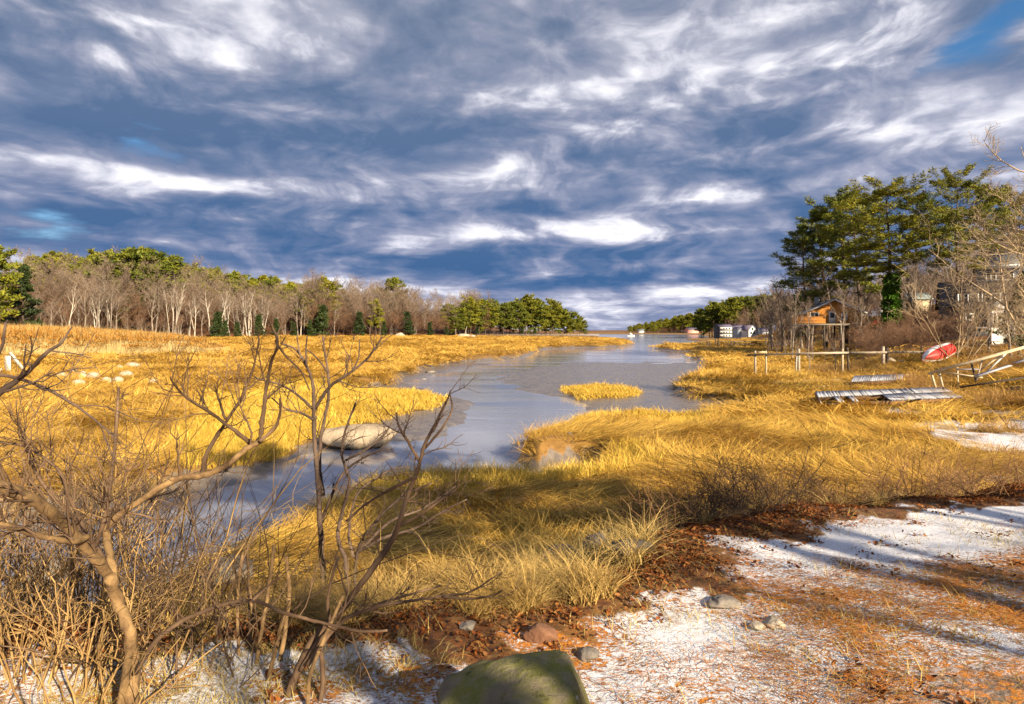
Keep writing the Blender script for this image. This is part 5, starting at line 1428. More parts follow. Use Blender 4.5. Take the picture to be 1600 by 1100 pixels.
for xx in (-4.95, -3.0, -1.25):
    b = MB(); b.box(xx - 0.06, xx + 0.06, -1.70, -1.60, 0.002, 1.0); b.build('railing_post', paleWood, cab)
b = MB(); b.box(-1.55, -1.0, 3.2, 3.75, 2.2, 3.5); b.build('chimney', roofGrey, cab)

sx0, sy0, sz0 = hit(1437, 489)
sy0 = min(max(sy0, 84), 100)
sx0 = PX(1437, sy0); sz0 = PZ(488, sy0); k_ = sy0 / 1000
shd = thing('shed', 'tan garden shed with grey green roof on the slope behind the pines', 'shed', (sx0, sy0, sz0))
gable_house(shd, -17 * k_, 19 * k_, 0, 2.4, 0, 21 * k_, 30 * k_, shedSide, roofGreen, 'x', 0.18)
b = MB(); b.box(-17 * k_ - 1.0, -17 * k_ - 0.004, 0.3, 2.3, 0, 19 * k_); b.build('side_door', darkWood, shd)  # dark side door block; the left wall's shade is put into its colour
b = MB(); b.box(1 * k_ - 0.03, 1 * k_ + 0.03, -0.04, -0.003, 0.02, 20 * k_); b.build('trim', paleWood, shd)
b = MB(); b.box(-17 * k_, 19 * k_, 0.1, 2.2, -1.6, -0.003); b.build('footing', rockM, shd)

def netting(label, pts, h, seed):
    rng = np.random.RandomState(seed); P_ = smooth_poly([(p[0], p[1]) for p in pts], 2, False)
    b = MB(); n = len(P_); v = []
    for k, (px, py) in enumerate(P_):
        x, y_, z = hit(px, py); hh = h * (0.6 + 0.8 * rng.rand())
        for s in range(4):
            v.append((x + 0.12 * rng.randn(), y_ - 0.25 * s * rng.rand(), z + hh * s / 3 + 0.08 * rng.randn()))
    b.add(v, [(k * 4 + s, (k + 1) * 4 + s, (k + 1) * 4 + s + 1, k * 4 + s + 1) for k in range(n - 1) for s in range(3)])
    return tag(b.build('netting', netM), label, 'netting')
netting('crumpled orange red netting at the foot of the shed', [(1408, 492), (1420, 488), (1430, 487), (1440, 485), (1452, 487)], 0.9, 1)
netting('orange red netting stretched up the slope right of the shed', [(1455, 486), (1465, 483), (1474, 479)], 0.8, 2)
netting('orange red netting on the ground between the cabin and the ivy trunk', [(1342, 513), (1352, 512), (1362, 509), (1374, 505)], 0.7, 3)
netting('lowest strip of orange red netting on the slope below the shed', [(1440, 502), (1455, 498), (1470, 494), (1482, 494)], 0.5, 4)

# shingled house at the right border
Yh = 58.0; hx = PX(1530, Yh); hz = PZ(512, Yh)
hs = thing('shingled_house', 'dark grey shingled house with small white framed windows at the right border', 'house', (hx, Yh, hz), -0.52)
gable_house(hs, -2.6, 9.0, 0, 7, 0, 2.0, 4.3, shingle, roofDark, 'x', 0.3)
b = MB(); b.box(-2.55, 9.0, 0.15, 7.9, -2.2, -0.003); b.build('foundation', roofGrey, hs)
b = MB(); b.box(-2.65, 9.05, -0.05, -0.003, -0.10, 0.05); b.build('sill_band', whiteTrim, hs)
window(hs, -0.95, -0.55, 0.75, 1.2, 0, 0.12, mull=0); window(hs, 0.68, 1.12, 0.82, 1.3, 0, 0.12, mull=0)
for (xa, xb) in ((-1.5, -0.1), (0.3, 1.5)):
    dm = MB(); dm.box(xa - 0.2, xb + 0.2, 0.35, 3.0, 1.9, 3.25); do = dm.build('dormer', shingle, hs)
    rm_ = MB(); rm_.box(xa - 0.35, xb + 0.35, 0.15, 3.2, 3.255, 3.38); rm_.build('roof', roofDark, do)
    window(hs, xa, xb, 2.25, 3.05, 0.35, 0.10, mull=1)
Yp = 50.0; pxx = PX(1563, Yp); pzz = PZ(545, Yp)
pch = thing('porch_tower', 'narrow white clapboard porch with tall panes in front of the shingled house', 'porch', (pxx, Yp, pzz), -0.42)
kz = Yp / 1000
gable_house(pch, -0.55, 0.85, 0, 1.3, 0, 62 * kz, 74 * kz, clapWhite, roofGreen, 'y', 0.15)
for k in range(4): window(pch, -0.46 + k * 0.28, -0.28 + k * 0.28, 35 * kz, 56 * kz, 0, 0.03, mull=0)
b = MB(); b.box(-0.62, 0.92, -0.08, -0.003, 62 * kz, 66 * kz); b.build('fascia', whiteTrim, pch)
b = MB(); b.box(0.9, 4.2, 0.3, 3.6, 16 * kz, 18 * kz); b.build('deck', greyWood, pch)
for k in range(7):
    b = MB(); b.box(0.95 + 0.45 * k, 1.02 + 0.45 * k, 0.3, 0.37, 18 * kz + 0.002, 36 * kz); b.build('baluster', whiteWood, pch)
b = MB(); b.box(0.9, 4.2, 0.28, 0.40, 36 * kz + 0.002, 38 * kz); b.build('handrail', whiteTrim, pch)
for xx in (1.0, 2.6, 4.1):
    b = MB(); b.box(xx - 0.08, xx + 0.08, 0.4, 0.56, -0.6, 16 * kz - 0.002); b.build('post', whiteWood, pch)
# house above, with white rail and roof edge
Yu = 72.0; ux = PX(1585, Yu); uz = PZ(455, Yu)
up_ = thing('upper_house', 'upper grey house with white eaves seen through twigs at the right border', 'house', (ux, Yu, uz), -0.60)
ku = Yu / 1000
gable_house(up_, -45 * ku, 60 * ku, 0, 7, -5, 40 * ku, 62 * ku, clapBlue, roofGrey, 'x', 0.4)
b = MB(); b.box(-49 * ku, 64 * ku, -0.46, -0.404, 36 * ku, 42 * ku); b.build('eave_board', whiteTrim, up_)
b = MB(); b.box(-48 * ku, 60 * ku, -2.2, -0.003, 2 * ku, 4 * ku); b.build('balcony', whiteTrim, up_)
b = MB(); b.box(-48 * ku, 60 * ku, -2.25, -2.15, 14 * ku, 17 * ku); b.build('balcony_rail', whiteTrim, up_)
for k in range(9):
    b = MB(); xx = (-47 + k * 13) * ku; b.box(xx - 0.05, xx + 0.05, -2.24, -2.16, 4 * ku + 0.002, 14 * ku - 0.002); b.build('balcony_post', whiteTrim, up_)
for k in range(4): window(up_, (-35 + k * 22) * ku, (-24 + k * 22) * ku, 12 * ku, 31 * ku, 0, 0.10, mull=1)
# picnic table
x, y_, z = hit(1537, 549)
pt_ = thing('picnic_table', 'dark wooden picnic table below the shingled house', 'table', (x, y_, z), 0.15)
for k in range(4):
    b = MB(); b.box(-0.95, 0.95, -0.36 + k * 0.185, -0.20 + k * 0.185, 0.70, 0.74); b.build('top_board', darkWood, pt_)
for s in (-0.72, 0.58):
    b = MB(); b.box(-0.95, 0.95, s, s + 0.22, 0.42, 0.46); b.build('bench', darkWood, pt_)
for xx in (-0.7, 0.7):
    b = MB(); b.bar((xx, -0.75, -0.05), (xx, -0.1, 0.68), 0.05, 0.09); b.bar((xx + 0.07, 0.75, -0.05), (xx + 0.07, 0.1, 0.68), 0.05, 0.09); b.box(xx - 0.09, xx - 0.035, -0.72, 0.78, 0.34, 0.415); b.build('leg', darkWood, pt_)
# far grey houses by the shore
Yf = 290.0; kf = Yf / 1000
f1 = thing('boat_house', 'dark three storey house with white window bands on the far right shore', 'house', (PX(1134, Yf), Yf, PZ(527.5, Yf)))
gable_house(f1, -10 * kf, 10 * kf, 0, 8, -0.6, 17 * kf, 21 * kf, navySide, roofPlum, 'x', 0.3)
for k, zz_ in enumerate((1.2, 7.0, 12.6)):
    b = MB(); b.box(-9 * kf, 9.5 * kf, -0.14, -0.003, zz_ * kf, (zz_ + 3.6) * kf); bd = b.build('window_band', whiteTrim, f1)
    g = MB()
    for q_ in range(3): g.box((-4 + q_ * 4.2) * kf, (-1.8 + q_ * 4.2) * kf, -0.17, -0.145, (zz_ + 0.8) * kf, (zz_ + 2.8) * kf)
    g.build('pane', glassM, bd)
f2 = thing('brown_house', 'brown house joined to the right of the dark three storey house', 'house', (PX(1157, Yf), Yf + 2, PZ(527.5, Yf)))
gable_house(f2, -12 * kf, 10 * kf, 0, 8, -0.6, 14 * kf, 20 * kf, brownSide, roofPlum, 'x', 0.3)
for k in range(3): window(f2, (-9 + 6 * k) * kf, (-6.5 + 6 * k) * kf, 8 * kf, 11 * kf, 0, 0.15, mull=0)
Yg = 240.0; kg = Yg / 1000
f3 = thing('white_house', 'white gabled house with blue grey side on the far right shore', 'house', (PX(1176, Yg), Yg, PZ(527.5, Yg)), 0.25)
gable_house(f3, -7 * kg, 7 * kg, 0, 6, -0.6, 12 * kg, 19 * kg, clapWhite, roofPlum, 'y', 0.2)
for (xa, za) in ((-4, 6), (1, 6), (-1.5, 12)): window(f3, xa * kg, (xa + 2.4) * kg, za * kg, (za + 3) * kg, 0, 0.1, mull=0, trim=roofGrey)
f4 = thing('shaded_extension', 'low extension right of the white gabled house, blue shadow put into its wall colour', 'house', (PX(1193, Yg), Yg - 4, PZ(527.5, Yg)))
gable_house(f4, -9 * kg, 8 * kg, 0, 6, -0.6, 10 * kg, 15 * kg, clapBlue, roofPlum, 'x', 0.2)  # the extension's blue shadow is painted as its wall colour
for k in range(3): window(f4, (-7 + 5 * k) * kg, (-4 + 5 * k) * kg, 4 * kg, 7.5 * kg, 0, 0.1, mull=1)
f5 = thing('blue_shed', 'blue grey side wall at the left of the white gabled house', 'shed', (PX(1163, Yg), Yg + 4, PZ(527.5, Yg)))
gable_house(f5, -5 * kg, 5 * kg, 0, 5, -0.6, 13 * kg, 16 * kg, clapBlue, roofPlum, 'x', 0.15)  # separate block standing for the side wall of the white house
f6 = thing('pink_house', 'tiny pink building on the far shore of the bay', 'house', (PX(1084, 780), 780, 0.2), 0.3)
gable_house(f6, -7, 7, 0, 10, -0.6, 4.5, 7.5, pinkSide, roofPlum, 'x', 0.4)
f7 = thing('grey_cottage', 'tiny pale cottage on the far shore near the moored cruiser', 'house', (PX(1003, 800), 800, 0.2), 0.2)
gable_house(f7, -4, 4, 0, 7, -0.6, 3.0, 5.5, clapWhite, roofGrey, 'x', 0.4)
# little pier
Yq = 118.0
pr = thing('pier', 'narrow dark wooden pier with tall posts reaching over the creek mouth on the right', 'pier', (PX(1140, Yq), Yq, WATER))
kq = Yq / 1000
zq = PZ(541.5, Yq) - WATER
b = MB(); b.box(-52 * kq, 62 * kq, -0.7, 0.7, zq - 0.16, zq); b.build('deck', darkWood, pr)
for (dx_, top_) in ((-33, 533), (-20, 529), (5, 534), (28, 536), (45, 536)):
    for s in (-0.8, 0.8):
        b = MB(); b.tube([(dx_ * kq, s, -0.6), (dx_ * kq, s, PZ(top_, Yq) - WATER)], 0.13, 0.11, 7); b.build('post', darkWood, pr)
for zz_ in (0.45, 0.95):
    b = MB(); b.box(-22 * kq, 62 * kq, -0.68, -0.6, zq + zz_ - 0.06, zq + zz_ + 0.06); b.build('rail', greyWood, pr)
b = MB(); b.tube([(0, 0, 0), (0, 0, 0.05), (0, 0, 0.85), (0, 0, 0.95)], [0.3, 0.5, 0.5, 0.3], sides=14)
dx_, dy_ = PX(1178, Yq), Yq - 0.1
tag(b.build('drum', rustM, None, True, (dx_, dy_, zq + WATER)), 'rusty orange drum standing on the shore end of the pier', 'drum')
# fallen white boards at the left border
x, y_, z = hit(16, 583)
kb = y_ / 1000
sw = thing('board_frame', 'broken frame of white boards at the left border of the marsh', 'board frame', (x, y_, z))
b = MB(); b.bar((-3 * kb, 0, -0.2), (-4 * kb, 0, 27 * kb), 9 * kb, 0.06); o_ = b.build('upright_board', whiteWood, sw)
b = MB(); b.bar((-2 * kb, 0.08, 32 * kb), (20 * kb, 0.1, 4 * kb), 0.06, 5 * kb); b.build('leaning_board', whiteWood, sw)
b = MB(); b.bar((-30 * kb, -0.15, 6 * kb), (-10 * kb, -0.12, 5 * kb), 0.05, 4 * kb); b.build('cross_board', whiteWood, sw)
b = MB(); b.bar((22 * kb, 0, 2 * kb), (46 * kb, 0.2, 1 * kb), 0.1, 4 * kb); b.build('fallen_board', whiteWood, sw)
x, y_, z = hit(1243, 535)
dk = Kind('dark_bush', 'bush', *pine_tree(371, 3.0, 0.08, start=0.05, nl=40, shape='round', spread=0.6, clump=0.5, per=10, wid=0.2, sub=4, tuft=2, dead=0), pineBark, pineDark)
dk.plant(x, y_, 1.0, 0.3, 'dark dense bush on the bank left of the cabin stilts')

# ------------------------------------------------------------------ shrubs in the foreground
limbBark = bark_mat('tan_limb_bark', (0.085, 0.052, 0.028), (0.29, 0.185, 0.085), 16.0, (1, 1, 0.7), (0.06, 0.045, 0.032))
darkTwig = bark_mat('dark_twig_bark', (0.060, 0.040, 0.032), (0.15, 0.105, 0.082), 7.0, (1, 1, 0.6))
midTwig = bark_mat('brown_twig_bark', (0.085, 0.052, 0.033), (0.20, 0.13, 0.08), 7.0, (1, 1, 0.6))
def crom(P_, n=5):
    P_ = np.asarray(P_, float)
    A = np.vstack([2 * P_[0] - P_[1], P_, 2 * P_[-1] - P_[-2]]); out = []
    for i in range(1, len(A) - 2):
        for t in np.linspace(0, 1, n, endpoint=False):
            p0, p1, p2, p3 = A[i - 1], A[i], A[i + 1], A[i + 2]
            out.append(0.5 * ((2 * p1) + (-p0 + p2) * t + (2 * p0 - 5 * p1 + 4 * p2 - p3) * t * t + (-p0 + 3 * p1 - 3 * p2 + p3) * t ** 3))
    out.append(A[-2]); return np.array(out)
brushLit = bark_mat('sunlit_dry_stems', (0.22, 0.13, 0.05), (0.46, 0.30, 0.125), 3.0, (1, 1, 0.3))  # lighter stems: golden sunlight on the thicket put into the colour
R6 = np.random.RandomState(21)
def limb(pts, d0, d1, w0, w1, twigs=0, tl=0.35, knob=0.06):
    """pts: photo pixels; d0..d1: distance from the eye; w: width in pixels. Returns MBs for limb and its twigs"""
    n = len(pts); d = np.linspace(d0, d1, n) + 0.03 * R6.randn(n)
    P_ = crom([atd(p[0], p[1], dd) for p, dd in zip(pts, d)], 5)
    dd = P_[:, 1]; w = np.linspace(1, 0, len(P_)) ** 0.9 * (w0 - w1) + w1; w = w * (0.70 if w0 < 13 else 0.55 if w0 < 20 else 0.48)
    r = w / 2 / F * dd * (1 + knob * R6.randn(len(P_)))
    P_ = P_ + R6.randn(*P_.shape) * (r[:, None] * 0.12)
    L_ = MB(); L_.tube(P_, r, sides=8 if w0 > 12 else 6)
    T_ = MB()
    for k in range(int(twigs * 2.0)):
        t = int((0.25 + 0.75 * R6.rand()) * (len(P_) - 2)); p = P_[t]; tl_k = 1.0; dr = P_[t + 1] - P_[t]; dr /= np.linalg.norm(dr) + 1e-9
        q = walk(R6, p, rot_dir(R6, dr, 0.55 + 0.5 * R6.rand()), tl * (0.4 + 0.9 * R6.rand()), 6, 0.16, 0.06)
        r0 = min(max(r[t] * 0.45, 0.0022), 0.006)
        T_.tube(q, np.linspace(r0, 0.0013, 7), sides=4, cap=False)
        for m_ in range(5):
            t2 = 2 + R6.randint(4); d2 = q[t2] - q[t2 - 1]; d2 /= np.linalg.norm(d2) + 1e-9
            q2 = walk(R6, q[t2], rot_dir(R6, d2, 0.7), tl * 0.35 * (0.4 + R6.rand()), 3, 0.2, 0.05)
            T_.tube(q2, np.linspace(r0 * 0.55, 0.001, 4), sides=3, cap=False)
    return L_, T_
def shrub(name, label, cat, base, mat, tmat, limbs, first='trunk'):
    e = thing(name, label, cat, base)
    tw = MB()
    for i, lb in enumerate(limbs):
        L_, T_ = limb(*lb[:5], **(lb[5] if len(lb) > 5 else {}))
        L_.v = [v - np.array(base, np.float32) for v in L_.v]
        L_.build(first if i == 0 else 'branch', mat if lb[3] > 15 or tmat is mat else tmat, e, True)
        if T_.n:
            tw.add(np.concatenate(T_.v) - np.array(base), np.concatenate(T_.q))
    if tw.n: tag(tw.build('twigs', tmat, e), kind='stuff')
    return e
def base_at(px, Y):
    x = PX(px, Y); return (x, Y, zat(x, Y))
shrub('sapling', 'stout bare sapling with tan bark and a thick limb leaving the photo on the left', 'sapling', base_at(212, 2.7), limbBark, midTwig, [
    ([(214, 1165), (206, 1100), (207, 1040), (200, 985), (184, 940), (172, 900)], 2.7, 2.68, 44, 36, dict(knob=0.05)),
    ([(176, 1165), (190, 1090), (200, 1035), (203, 1000)], 2.66, 2.69, 30, 26, dict(knob=0.05)),
    ([(176, 908), (140, 862), (96, 815), (45, 778), (-40, 742)], 2.68, 2.25, 34, 40, dict(twigs=8, tl=0.3, knob=0.06)),
    ([(178, 910), (174, 872), (166, 842), (172, 818), (212, 787), (272, 750), (318, 743), (352, 728), (380, 705), (405, 690)], 2.7, 2.95, 26, 17, dict(twigs=7, tl=0.35, knob=0.05)),
    ([(405, 692), (411, 650), (417, 605), (424, 565), (434, 540), (428, 516), (418, 497)], 2.95, 3.05, 12, 4, dict(twigs=3, tl=0.2, knob=0.14)),
    ([(405, 690), (430, 668), (438, 640), (437, 622)], 2.95, 2.98, 9, 4),
    ([(316, 744), (322, 712), (340, 680), (356, 655), (378, 620), (396, 575), (405, 528)], 2.9, 3.0, 14, 4, dict(twigs=6, tl=0.25, knob=0.12)),
    ([(392, 692), (360, 668), (325, 642), (292, 622), (272, 600), (266, 590)], 2.95, 2.85, 10, 3, dict(twigs=6, tl=0.25, knob=0.12)),
    ([(434, 540), (450, 560), (470, 580), (484, 610)], 3.05, 3.1, 5, 3),
    ([(352, 655), (342, 625), (335, 600)], 2.95, 2.9, 7, 3, dict(twigs=2, tl=0.2)),
    ([(142, 838), (112, 846), (66, 838), (20, 824), (-30, 815)], 2.5, 2.2, 16, 20, dict(twigs=4, tl=0.3)),
    ([(168, 880), (135, 835), (98, 792), (58, 742), (38, 690), (30, 660)], 2.75, 2.8, 12, 4, dict(twigs=8, tl=0.3)),
    ([(150, 860), (128, 818), (106, 770), (92, 735), (44, 700), (0, 690)], 2.75, 2.8, 10, 4, dict(twigs=8, tl=0.3)),
    ([(148, 858), (166, 800), (176, 730), (182, 660), (186, 606)], 2.8, 2.9, 9, 6, dict(twigs=3, tl=0.18)),
    ([(212, 1052), (245, 1000), (290, 968), (345, 946), (395, 938), (445, 958), (500, 972), (560, 986), (605, 985)], 2.65, 2.35, 14, 7, dict(twigs=5, tl=0.22)),
    ([(395, 938), (420, 915), (440, 900)], 2.4, 2.4, 7, 4),
])
shrub('bare_branch', 'bare branch entering from the left border over the reed bed', 'branch', (PX(-60, 2.0), 2.0, zat(PX(-60, 2.0), 2.0)), darkTwig, darkTwig, [
    ([(-130, 1200), (-120, 900), (-90, 720), (-40, 648), (20, 598), (45, 580), (72, 552), (95, 536), (112, 511)], 2.0, 2.1, 30, 5, dict(twigs=3, tl=0.2, knob=0.05)),
    ([(-60, 590), (0, 586), (60, 602), (120, 635), (180, 682)], 2.1, 2.3, 10, 4, dict(twigs=4, tl=0.25)),
    ([(-20, 580), (2, 545), (8, 510), (12, 500)], 2.05, 2.1, 8, 4),
], 'stem')
shrub('bare_shrub', 'slim dark sapling with upswept twigs rising in front of the creek boulder', 'shrub', base_at(502, 6.4), darkTwig, darkTwig, [
    ([(506, 935), (503, 870), (499, 800), (495, 735), (491, 680), (490, 632), (489, 600), (479, 572), (462, 546), (438, 536)], 6.4, 6.3, 17, 4, dict(twigs=4, tl=0.5)),
    ([(505, 775), (499, 725), (503, 675), (513, 625), (513, 585), (507, 548), (505, 525)], 6.4, 6.45, 10, 4, dict(twigs=4, tl=0.45)),
    ([(491, 640), (515, 605), (550, 580), (574, 560), (592, 535), (597, 526)], 6.35, 6.3, 8, 3, dict(twigs=6, tl=0.5)),
    ([(490, 640), (466, 618), (440, 602), (405, 592), (398, 588)], 6.35, 6.2, 7, 3, dict(twigs=3, tl=0.4)),
    ([(489, 655), (470, 645), (445, 638), (425, 622)], 6.35, 6.5, 6, 3, dict(twigs=3, tl=0.4)),
    ([(479, 572), (478, 548), (480, 525)], 6.3, 6.3, 5, 3), ([(470, 560), (466, 540), (464, 526)], 6.3, 6.3, 4, 3), ([(512, 582), (496, 560), (478, 545)], 6.4, 6.4, 4, 3),
    ([(550, 580), (560, 560), (562, 530)], 6.3, 6.3, 4, 3), ([(500, 820), (520, 770), (540, 735), (575, 712), (610, 700)], 6.4, 6.0, 8, 3, dict(twigs=4, tl=0.4)),
])
shrub('bare_shrub', 'dark many stemmed shrub just right of the slim dark sapling', 'shrub', base_at(552, 6.0), darkTwig, darkTwig, [
    ([(545, 950), (540, 880), (528, 840), (536, 795), (546, 755), (534, 710), (540, 672), (552, 640), (556, 628)], 6.0, 5.9, 12, 3, dict(twigs=4, tl=0.4)),
    ([(556, 940), (556, 880), (566, 845), (600, 800), (640, 770), (675, 755)], 6.0, 5.8, 10, 3, dict(twigs=5, tl=0.35)),
    ([(540, 720), (575, 700), (600, 680), (612, 660)], 5.9, 5.8, 6, 3, dict(twigs=3, tl=0.3)),
    ([(552, 870), (545, 830), (560, 770), (610, 735), (640, 730)], 6.0, 6.1, 8, 3, dict(twigs=4, tl=0.35)),
    ([(556, 865), (600, 840), (650, 825), (690, 800), (730, 780)], 6.0, 5.7, 9, 3, dict(twigs=5, tl=0.3)),
    ([(560, 862), (610, 815), (660, 795), (712, 760)], 6.0, 6.2, 8, 3, dict(twigs=5, tl=0.3)),
], 'stem')
shrub('leaning_shrub', 'shrub with a long pale stem leaning right over the snowy ground', 'shrub', base_at(455, 3.0), midTwig, midTwig, [
    ([(440, 1120), (462, 1055), (492, 998), (538, 948), (580, 892), (614, 842), (626, 808), (640, 768), (652, 738), (664, 695), (684, 655), (700, 622), (704, 610)], 3.0, 3.25, 28, 4, dict(twigs=5, tl=0.25, knob=0.06)),
    ([(656, 722), (640, 694), (624, 668), (619, 645)], 3.2, 3.2, 8, 4, dict(twigs=2, tl=0.2)),
    ([(664, 700), (690, 670), (706, 640), (703, 615)], 3.2, 3.2, 6, 3),
    ([(625, 820), (655, 805), (690, 780), (712, 765), (718, 750)], 3.15, 3.1, 8, 3, dict(twigs=4, tl=0.22)),
    ([(650, 745), (620, 760), (575, 785), (540, 815)], 3.2, 3.3, 9, 4, dict(twigs=4, tl=0.2)),
    ([(470, 1048), (500, 1000), (545, 965), (600, 945), (650, 938), (700, 930), (735, 925), (785, 893)], 3.0, 2.9, 14, 4, dict(twigs=5, tl=0.22)),
    ([(690, 932), (730, 936), (770, 930), (786, 922)], 2.9, 2.9, 6, 3),
    ([(480, 1040), (520, 985), (560, 955), (620, 935), (690, 915)], 3.0, 3.1, 10, 4, dict(twigs=4, tl=0.2)),
    ([(500, 1010), (505, 1060), (495, 1120)], 3.0, 2.95, 14, 12), ([(520, 985), (512, 940), (522, 890), (530, 870)], 3.0, 3.05, 9, 5),
], 'stem')
for i, (pp, d_, w) in enumerate([([(395, 1110), (402, 1030), (415, 950), (425, 880), (428, 852)], 3.3, 13), ([(430, 1110), (440, 1020), (452, 930), (446, 868)], 3.3, 12), ([(410, 1110), (425, 1040), (440, 975), (452, 940)], 3.1, 12), ([(378, 1090), (372, 1000), (372, 920), (380, 860)], 3.4, 8), ([(345, 930 + 170), (392, 1000), (388, 900), (386, 850)], 3.5, 8), ([(480, 1110), (486, 1050), (510, 990), (536, 930)], 2.9, 10)]):
    L_, T_ = limb(pp, d_, d_ + 0.05, w, w * 0.75, 1, 0.2)
    bs_ = np.array([PX(pp[0][0], d_), d_, zat(PX(pp[0][0], d_), d_)], np.float32)
    L_.v = [v - bs_ for v in L_.v]
    o_ = L_.build('stem', limbBark, None, True, bs_)
    tag(o_, ['pale cut stem, thickest of the upright stems beside the leaning shrub', 'cut stem just right of the thickest upright one', 'shorter cut stem crossing the base of the upright ones', 'thin upright shoot left of the cut stems', 'thin shoot crossing low at the left of the cut stems', 'dark cut stem close to the leaning shrub'][i], 'stem', 'cut stems in the snow')

# tangled brush (uncountable)
def brush(name, n, px0, px1, Y0, Y1, h0, h1, rad, mats, seed, lean=0.35, side=4, keepf=None):
    rng = np.random.RandomState(seed); B = MB()
    for k in range(n):
        Y = Y0 + (Y1 - Y0) * rng.rand(); px = px0 + (px1 - px0) * rng.rand(); x = PX(px, Y)
        z = zat_grid(x, Y)
        if z < -0.15 or (keepf and not keepf(x, Y, rng)): continue
        hh = h0 + (h1 - h0) * rng.rand() ** 1.5
        d = np.array([lean * rng.randn(), lean * rng.randn(), 1.0]); d /= np.linalg.norm(d)
        p = walk(rng, np.array([x, Y, z - 0.05]), d, hh, 7, 0.13, -0.02)
        r = rad * (0.5 + rng.rand())
        B.tube(p, np.linspace(r, r * 0.3, 8), sides=4, cap=False)
        for j in range(side):
            t = 2 + rng.randint(6); dd = p[t] - p[t - 1]; dd /= np.linalg.norm(dd)
            q = walk(rng, p[t], rot_dir(rng, dd, 0.7), hh * 0.32 * (0.4 + rng.rand()), 4, 0.16)
            B.tube(q, np.linspace(r * 0.5, r * 0.2, 5), sides=3, cap=False)
    o_ = B.build(name, mats, None)
    return tag(o_, kind='stuff')
_gx = np.linspace(-12, 14, 261); _gy = np.linspace(1, 20, 191)
_GX, _GY = np.meshgrid(_gx, _gy); _GZ = land(_GX.ravel(), _GY.ravel()).reshape(_GX.shape)
def zat_grid(x, y):
    i = int(np.clip((x + 12) * 10, 0, 260)); j = int(np.clip((y - 1) * 10, 0, 190)); return float(_GZ[j, i])
brush('brush_thicket', 250, -120, 330, 3.0, 7.5, 0.7, 1.8, 0.0055, brushLit, 61, 0.30, 3)
brush('brush_thicket', 330, -120, 420, 3.0, 7.0, 0.6, 1.6, 0.0042, midTwig, 62, 0.42, 4)
brush('brush_thicket', 70, -80, 250, 2.4, 3.6, 0.5, 1.0, 0.005, brushLit, 63, 0.35, 3)
canesM = bark_mat('reddish_canes', (0.16, 0.075, 0.04), (0.36, 0.21, 0.10), 2.0, (1, 1, 1))
def strip(x, y, rng):
    d = float(sdist(np.array([x]), np.array([y]), edge_s)[0]); return -2.4 < d < -0.25
brush('bramble_stems', 1700, 1020, 1700, 5.0, 11.0, 0.4, 1.0, 0.0038, canesM, 64, 0.7, 4, strip)
brush('bramble_stems', 120, 1060, 1250, 5.0, 8.0, 0.5, 0.9, 0.005, darkTwig, 65, 0.5, 6, strip)

# arching canes at the right
for i, (px, Y, h_) in enumerate([(1180, 7.2, 0.9), (1255, 7.6, 0.9), (1420, 9.0, 1.0), (1530, 9.2, 1.1), (1115, 6.4, 0.7)]):
    e = thing('bramble_bush', ['reddish twiggy bush at the leaf litter edge, left of the snow field', 'low bramble bush beside the snow field, second from the left', 'brown bramble bush on the rough ground below the dock sections', 'dense brown bramble bush at the right border above the snow', 'small dark twiggy bush nearest the bunch grass'][i], 'bush', base_at(px, Y))
    T_, C_ = bare_tree(500 + i, h_ * 1.1, 0.012, stems=7, lean=0.6, n1=7, n2=5, n3=3, start=0.15, ang=0.7, l1=0.5, tw=0.0028, jit=0.16, up=0.0)
    T_.build('stems', midTwig, e); C_.build('twigs', twigRedM if i % 2 else midTwig, e)

# ------------------------------------------------------------------ litter
leafM, nt = new_mat('fallen_leaf')
isl = nt.node('ShaderNodeNewGeometry', None, 'Random Per Island'); ori = orand(nt)
lc = nt.ramp(nt.m('FRACT', nt.m('ADD', isl, ori)), [(0.0, (0.06, 0.022, 0.010)), (0.35, (0.15, 0.045, 0.012)), (0.6, (0.28, 0.085, 0.016)), (0.82, (0.34, 0.16, 0.05)), (1.0, (0.16, 0.07, 0.03))])
finish(nt, lc, 0.7, spec=0.2, trans=0.25)
needM, nt = new_mat('fallen_needle')
isl = nt.node('ShaderNodeNewGeometry', None, 'Random Per Island')
finish(nt, nt.ramp(isl, [(0.0, (0.26, 0.085, 0.016)), (0.5, (0.52, 0.19, 0.025)), (1.0, (0.40, 0.22, 0.06))]), 0.6)
def leaves_mesh(seed, n=9, R_=0.10):
    rng = np.random.RandomState(seed); b = MB()
    for k in range(n):
        L = 0.05 + 0.05 * rng.rand(); w = L * 0.55; a = rng.rand() * 6.28; curl = 0.25 + 0.5 * rng.rand()
        s = np.linspace(-0.5, 0.5, 5); wd = w * np.array([0.15, 0.85, 1.0, 0.7, 0.1]) / 2
        ctr = np.stack([s * L, 0 * s, 0.02 + curl * L * (s * 2) ** 2 * 0.35], 1)
        lf_ = ctr + np.stack([0 * s, wd, 0.3 * wd], 1); rt = ctr + np.stack([0 * s, -wd, 0.3 * wd], 1)
        v = np.stack([lf_, ctr, rt], 1).reshape(-1, 3)
        tl_ = Matrix.Rotation(a, 3, 'Z') @ Matrix.Rotation(0.5 * rng.randn(), 3, 'X') @ Matrix.Rotation(0.4 * rng.randn(), 3, 'Y')
        v = v @ np.array(tl_).T + np.array([R_ * rng.randn(), R_ * rng.randn(), 0.012 * rng.rand()])
        b.add(v, [(i * 3 + j, (i + 1) * 3 + j, (i + 1) * 3 + j + 1, i * 3 + j + 1) for i in range(4) for j in range(2)])
    return b.mesh('leaves', leafM)
